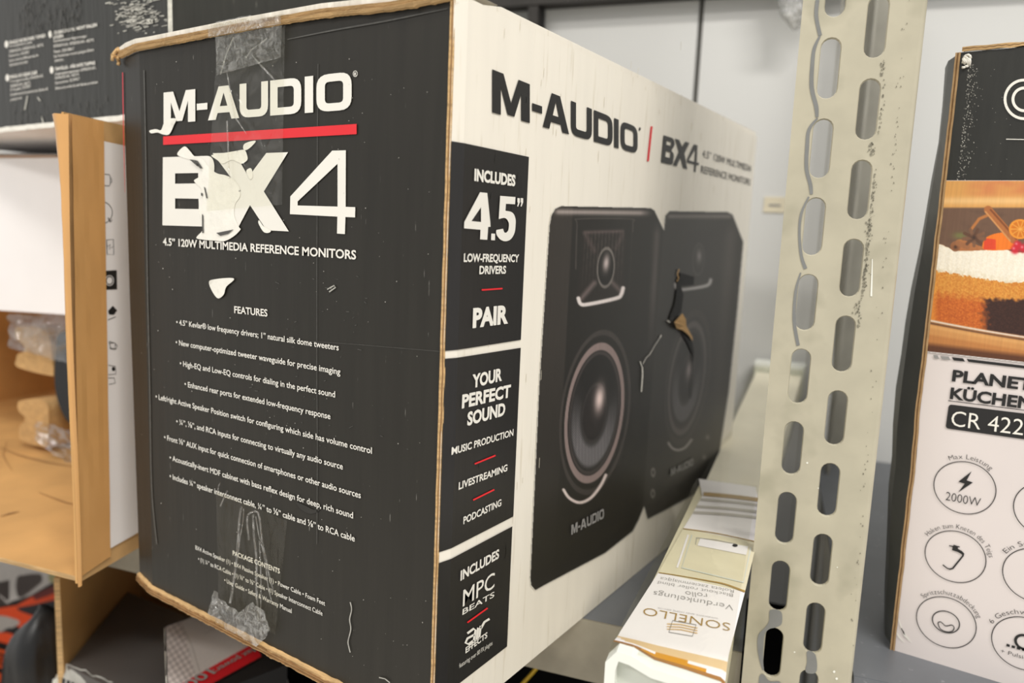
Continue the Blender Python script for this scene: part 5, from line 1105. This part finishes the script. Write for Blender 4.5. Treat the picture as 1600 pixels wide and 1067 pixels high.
# box with red band and knit pattern lying across
mp_ = thing('red_band_box', 'box with red band and pale cushion picture, upside down on the black box', 'box', (-0.26, 0.08, -0.10))
ZR = -0.082; up0 = lambda u, v: hit(u, v, (0, 0, 1), ZR)
A_ = up0(258, 980); D_ = up0(262, 1110); B_ = up0(416, 931); n_ = np.array([0, 0, 1.0]); k_ = ZR; bk_ = -n_ * .0315
C4 = B_ + D_ - A_; mb = MB(); mb.hexa([A_ + bk_, B_ + bk_, C4 + bk_, D_ + bk_, A_, B_, C4, D_]); mb.build('carton_body', M['matt_black'], mp_)
P = Paint(252, 470, 905, 1110, 1.4); U, V = P.U, P.V; PN = on_plane(n_, k_, .0006)
def band(u): return 1067 - (u - 290) * .474
pic_ = P.cov([(258, 980), (392, 932), (425, 1003), (290, 1067), (262, 1085)]); P.put(pic_, (196, 190, 186))
bl_ = P.cov([(366, 940), (392, 932), (432, 1000), (392, 1016)]); P.put(bl_, (120, 132, 168)); P.put(bl_ * np.clip((U - 405) / 15, 0, 1), (110, 104, 120))
kn = np.clip((288 + (V - 980) * .25 - U) / 3, 0, 1) * pic_; bump_ = .5 + .5 * np.sin(U * .52 + V * .12) * np.sin(V * .50 - U * .1); P.put(kn * .8, np.stack([150 + 70 * bump_, 142 + 68 * bump_, 140 + 66 * bump_], -1))
P.line([(284, 976), (300, 1010), (312, 1050)], 1.6, (150, 144, 140), .7); P.line([(320, 990), (380, 965)], 1.2, (160, 155, 150), .6)
red = P.cov([(400, 1003), (420, 1003 - 0), (430, 1024), (262, 1102), (262, 1082)]); red = P.cov([(286, 1066), (398, 1004), (408, 1026), (262, 1098), (262, 1080)])
red = P.cov([(262, 1082), (398, 1005), (409, 1027), (262, 1108)]); P.put(red, (200, 28, 38)); P.a = np.maximum(pic_, np.maximum(red, bl_))
P.build('cushion_picture', PN, print_mat('cushion_print', (22, 21, 22)), mp_, 'pale cushion picture over a red band')
mb = MB(); P2 = on_plane(n_, k_, .0012); text(mb, 'Max power:', (399, 1012), (332, 1049), 9, P2, n_, .012); text(mb, '1000', (324, 1047), (268, 1080), 15, P2, n_, .02); mb.build('red_band_lettering', M['ink_grey'], mp_, 'upside-down Max power lettering')
mb = MB(); strip(mb, [(258, 980), (259, 1020), (262, 1100)], 3, PN); mb.build('worn_edge', M['torn_paper'], mp_, 'worn pale left edge')
# grey handle
mb = MB(); mb.tube([dep(x, y, .52) for x, y in smooth([(405, 1078), (418, 1066), (432, 1058), (444, 1062), (446, 1080)], 5, False)], .0022, 8); tag(mb.build('grey_handle', M['ink_grey'], smooth=True), 'curved grey plastic handle below the bottom edge of the speaker carton', 'handle')
# orange tool box far left
tl = thing('tool_box', 'orange and black printed tool box at the lower left, under the open carton', 'box', rk(-.62, .36, -.385))
TE = .33; mb = MB(); t0 = hit(-60, 1000, E2, TE) @ E1; t1 = hit(118, 1000, E2, TE) @ E1; mb.rbox(t0, t1, TE, TE + .12, -.385, -.055); mb.build('carton_body', M['matt_black'], tl)
P = Paint(-20, 116, 872, 1072, 1.2); co = lambda P: crop(P, 0, 860, 5.157); P.put(np.ones(P.U.shape), (30, 25, 24))
P.poly(co([(-120, -100), (620, -100), (620, 190), (420, 260), (250, 360), (60, 420), (-120, 460)]), (196, 190, 184))
P.poly(smooth(co([(140, 350), (140, 220), (200, 195), (300, 185), (340, 200), (330, 260), (190, 370)])), (70, 60, 56)); P.poly(co([(-120, 280), (80, 235), (80, 390), (0, 450), (-120, 450)]), (62, 52, 48)); P.line(co([(0, 360), (70, 420)]), 2.4, (200, 194, 188)); P.line(co([(190, 370), (340, 250)]), 2, (110, 100, 96))
P.poly(co([(390, 190), (480, 180), (520, 200), (450, 260), (400, 250)]), (160, 156, 110))
P.poly(co([(-120, 480), (140, 440), (260, 370), (560, 250), (620, 240), (620, 560), (540, 560), (420, 650), (260, 680), (160, 620), (0, 520), (-120, 520)]), (226, 78, 34))
P.poly(co([(260, 360), (560, 230), (560, 300), (290, 400)]), (110, 40, 34)); P.poly(smooth(co([(140, 465), (250, 440), (520, 390), (560, 480), (520, 540), (380, 545), (230, 510)])), (44, 42, 44)); P.line(co([(360, 530), (520, 460)]), 1.6, (90, 88, 88))
P.poly(smooth(co([(-120, 540), (20, 525), (110, 545), (165, 575), (120, 615), (30, 650), (-120, 670)])), (176, 168, 160)); P.poly(co([(30, 640), (80, 620), (380, 690), (330, 740), (120, 690)]), (40, 38, 38)); P.poly(co([(-120, 660), (70, 660), (290, 740), (270, 800), (130, 770), (-120, 700)]), (236, 84, 40))
for q in ([(-120, 790), (0, 790), (185, 850), (180, 875), (0, 820), (-120, 810)], [(-120, 910), (0, 915), (120, 960), (120, 985), (0, 940), (-120, 930)], [(-120, 990), (0, 985), (110, 1030), (110, 1067), (-120, 1067)]): P.poly(co(q), (226, 88, 34))
P.build('tool_picture', on_plane(E2, TE, .0006), print_mat('tool_print', (30, 25, 24)), tl, 'orange and dark printed tool picture')
mb = MB(); text(mb, 'DE C', co([(0, 895)])[0], co([(128, 925)])[0], 11, on_plane(E2, TE, .0012), -E2, .04); mb.build('brand_lettering', pm('ink_orange', (214, 84, 34), .4), tl, 'orange lettering')
# black bag in front of it
mb = MB(); ctr = dep(66, 1075, .66)
def bagb(a, b):
    t = 2 * math.pi * a; ph = math.pi * b; r = 1 + .28 * noise.noise((math.cos(t) * 1.6, math.sin(t) * 1.6, b * 3 + 2)); return ctr + np.array([.030, .012, 0]) * 0 + E1 * (.034 * r * math.sin(ph) * math.cos(t)) + E2 * (.028 * r * math.sin(ph) * math.sin(t)) + EZ * (.072 * math.cos(ph) * (1 + .1 * math.cos(t)) + .010 * math.cos(t) * math.sin(ph))
mb.grid(bagb, 30, 20); bg = thing('black_bag', 'black plastic bag beside the torn carton at the lower left', 'bag', (ctr[0], ctr[1], ctr[2] - .07))
mb.build('bag_body', pm('black_film', (22, 22, 23), .35, var=.2, bump=.5, bscale=40), bg, smooth=True)
mb = MB()
for x in (88, 99): mb.tube([dep(x + dx, y, .615) for dx, y in ((-3, 1075), (-2, 1062), (1, 1057), (4, 1062), (5, 1078))], .0018, 8)
mb.build('bag_glint', M['weld_glint_white'], bg, 'white tubes standing in for glints on the bag', smooth=True)  # highlights on the black film, modelled as white tubes
# black block added to fill the dark under the shelf, and yellow cable
mb = MB(); mb.rbox(-.20, .16, .24, .40, -.385, -.10); dkb = thing('shade_filler', 'added black block standing in for the darkness below the shelf beam', 'box', rk(0, .3, -.385)); mb.build('carton_body', M['unlit_black'], dkb)
mb = MB(); mb.tube([hit(x, y, E2, .20) for x, y in smooth([(858, 1002), (850, 1025), (838, 1044), (822, 1062), (800, 1085), (780, 1100)], 5, False)], .0014, 8); tag(mb.build('yellow_cable', M['yellow_cable'], smooth=True), 'yellow cable in the dark under the shelf beam', 'cable')
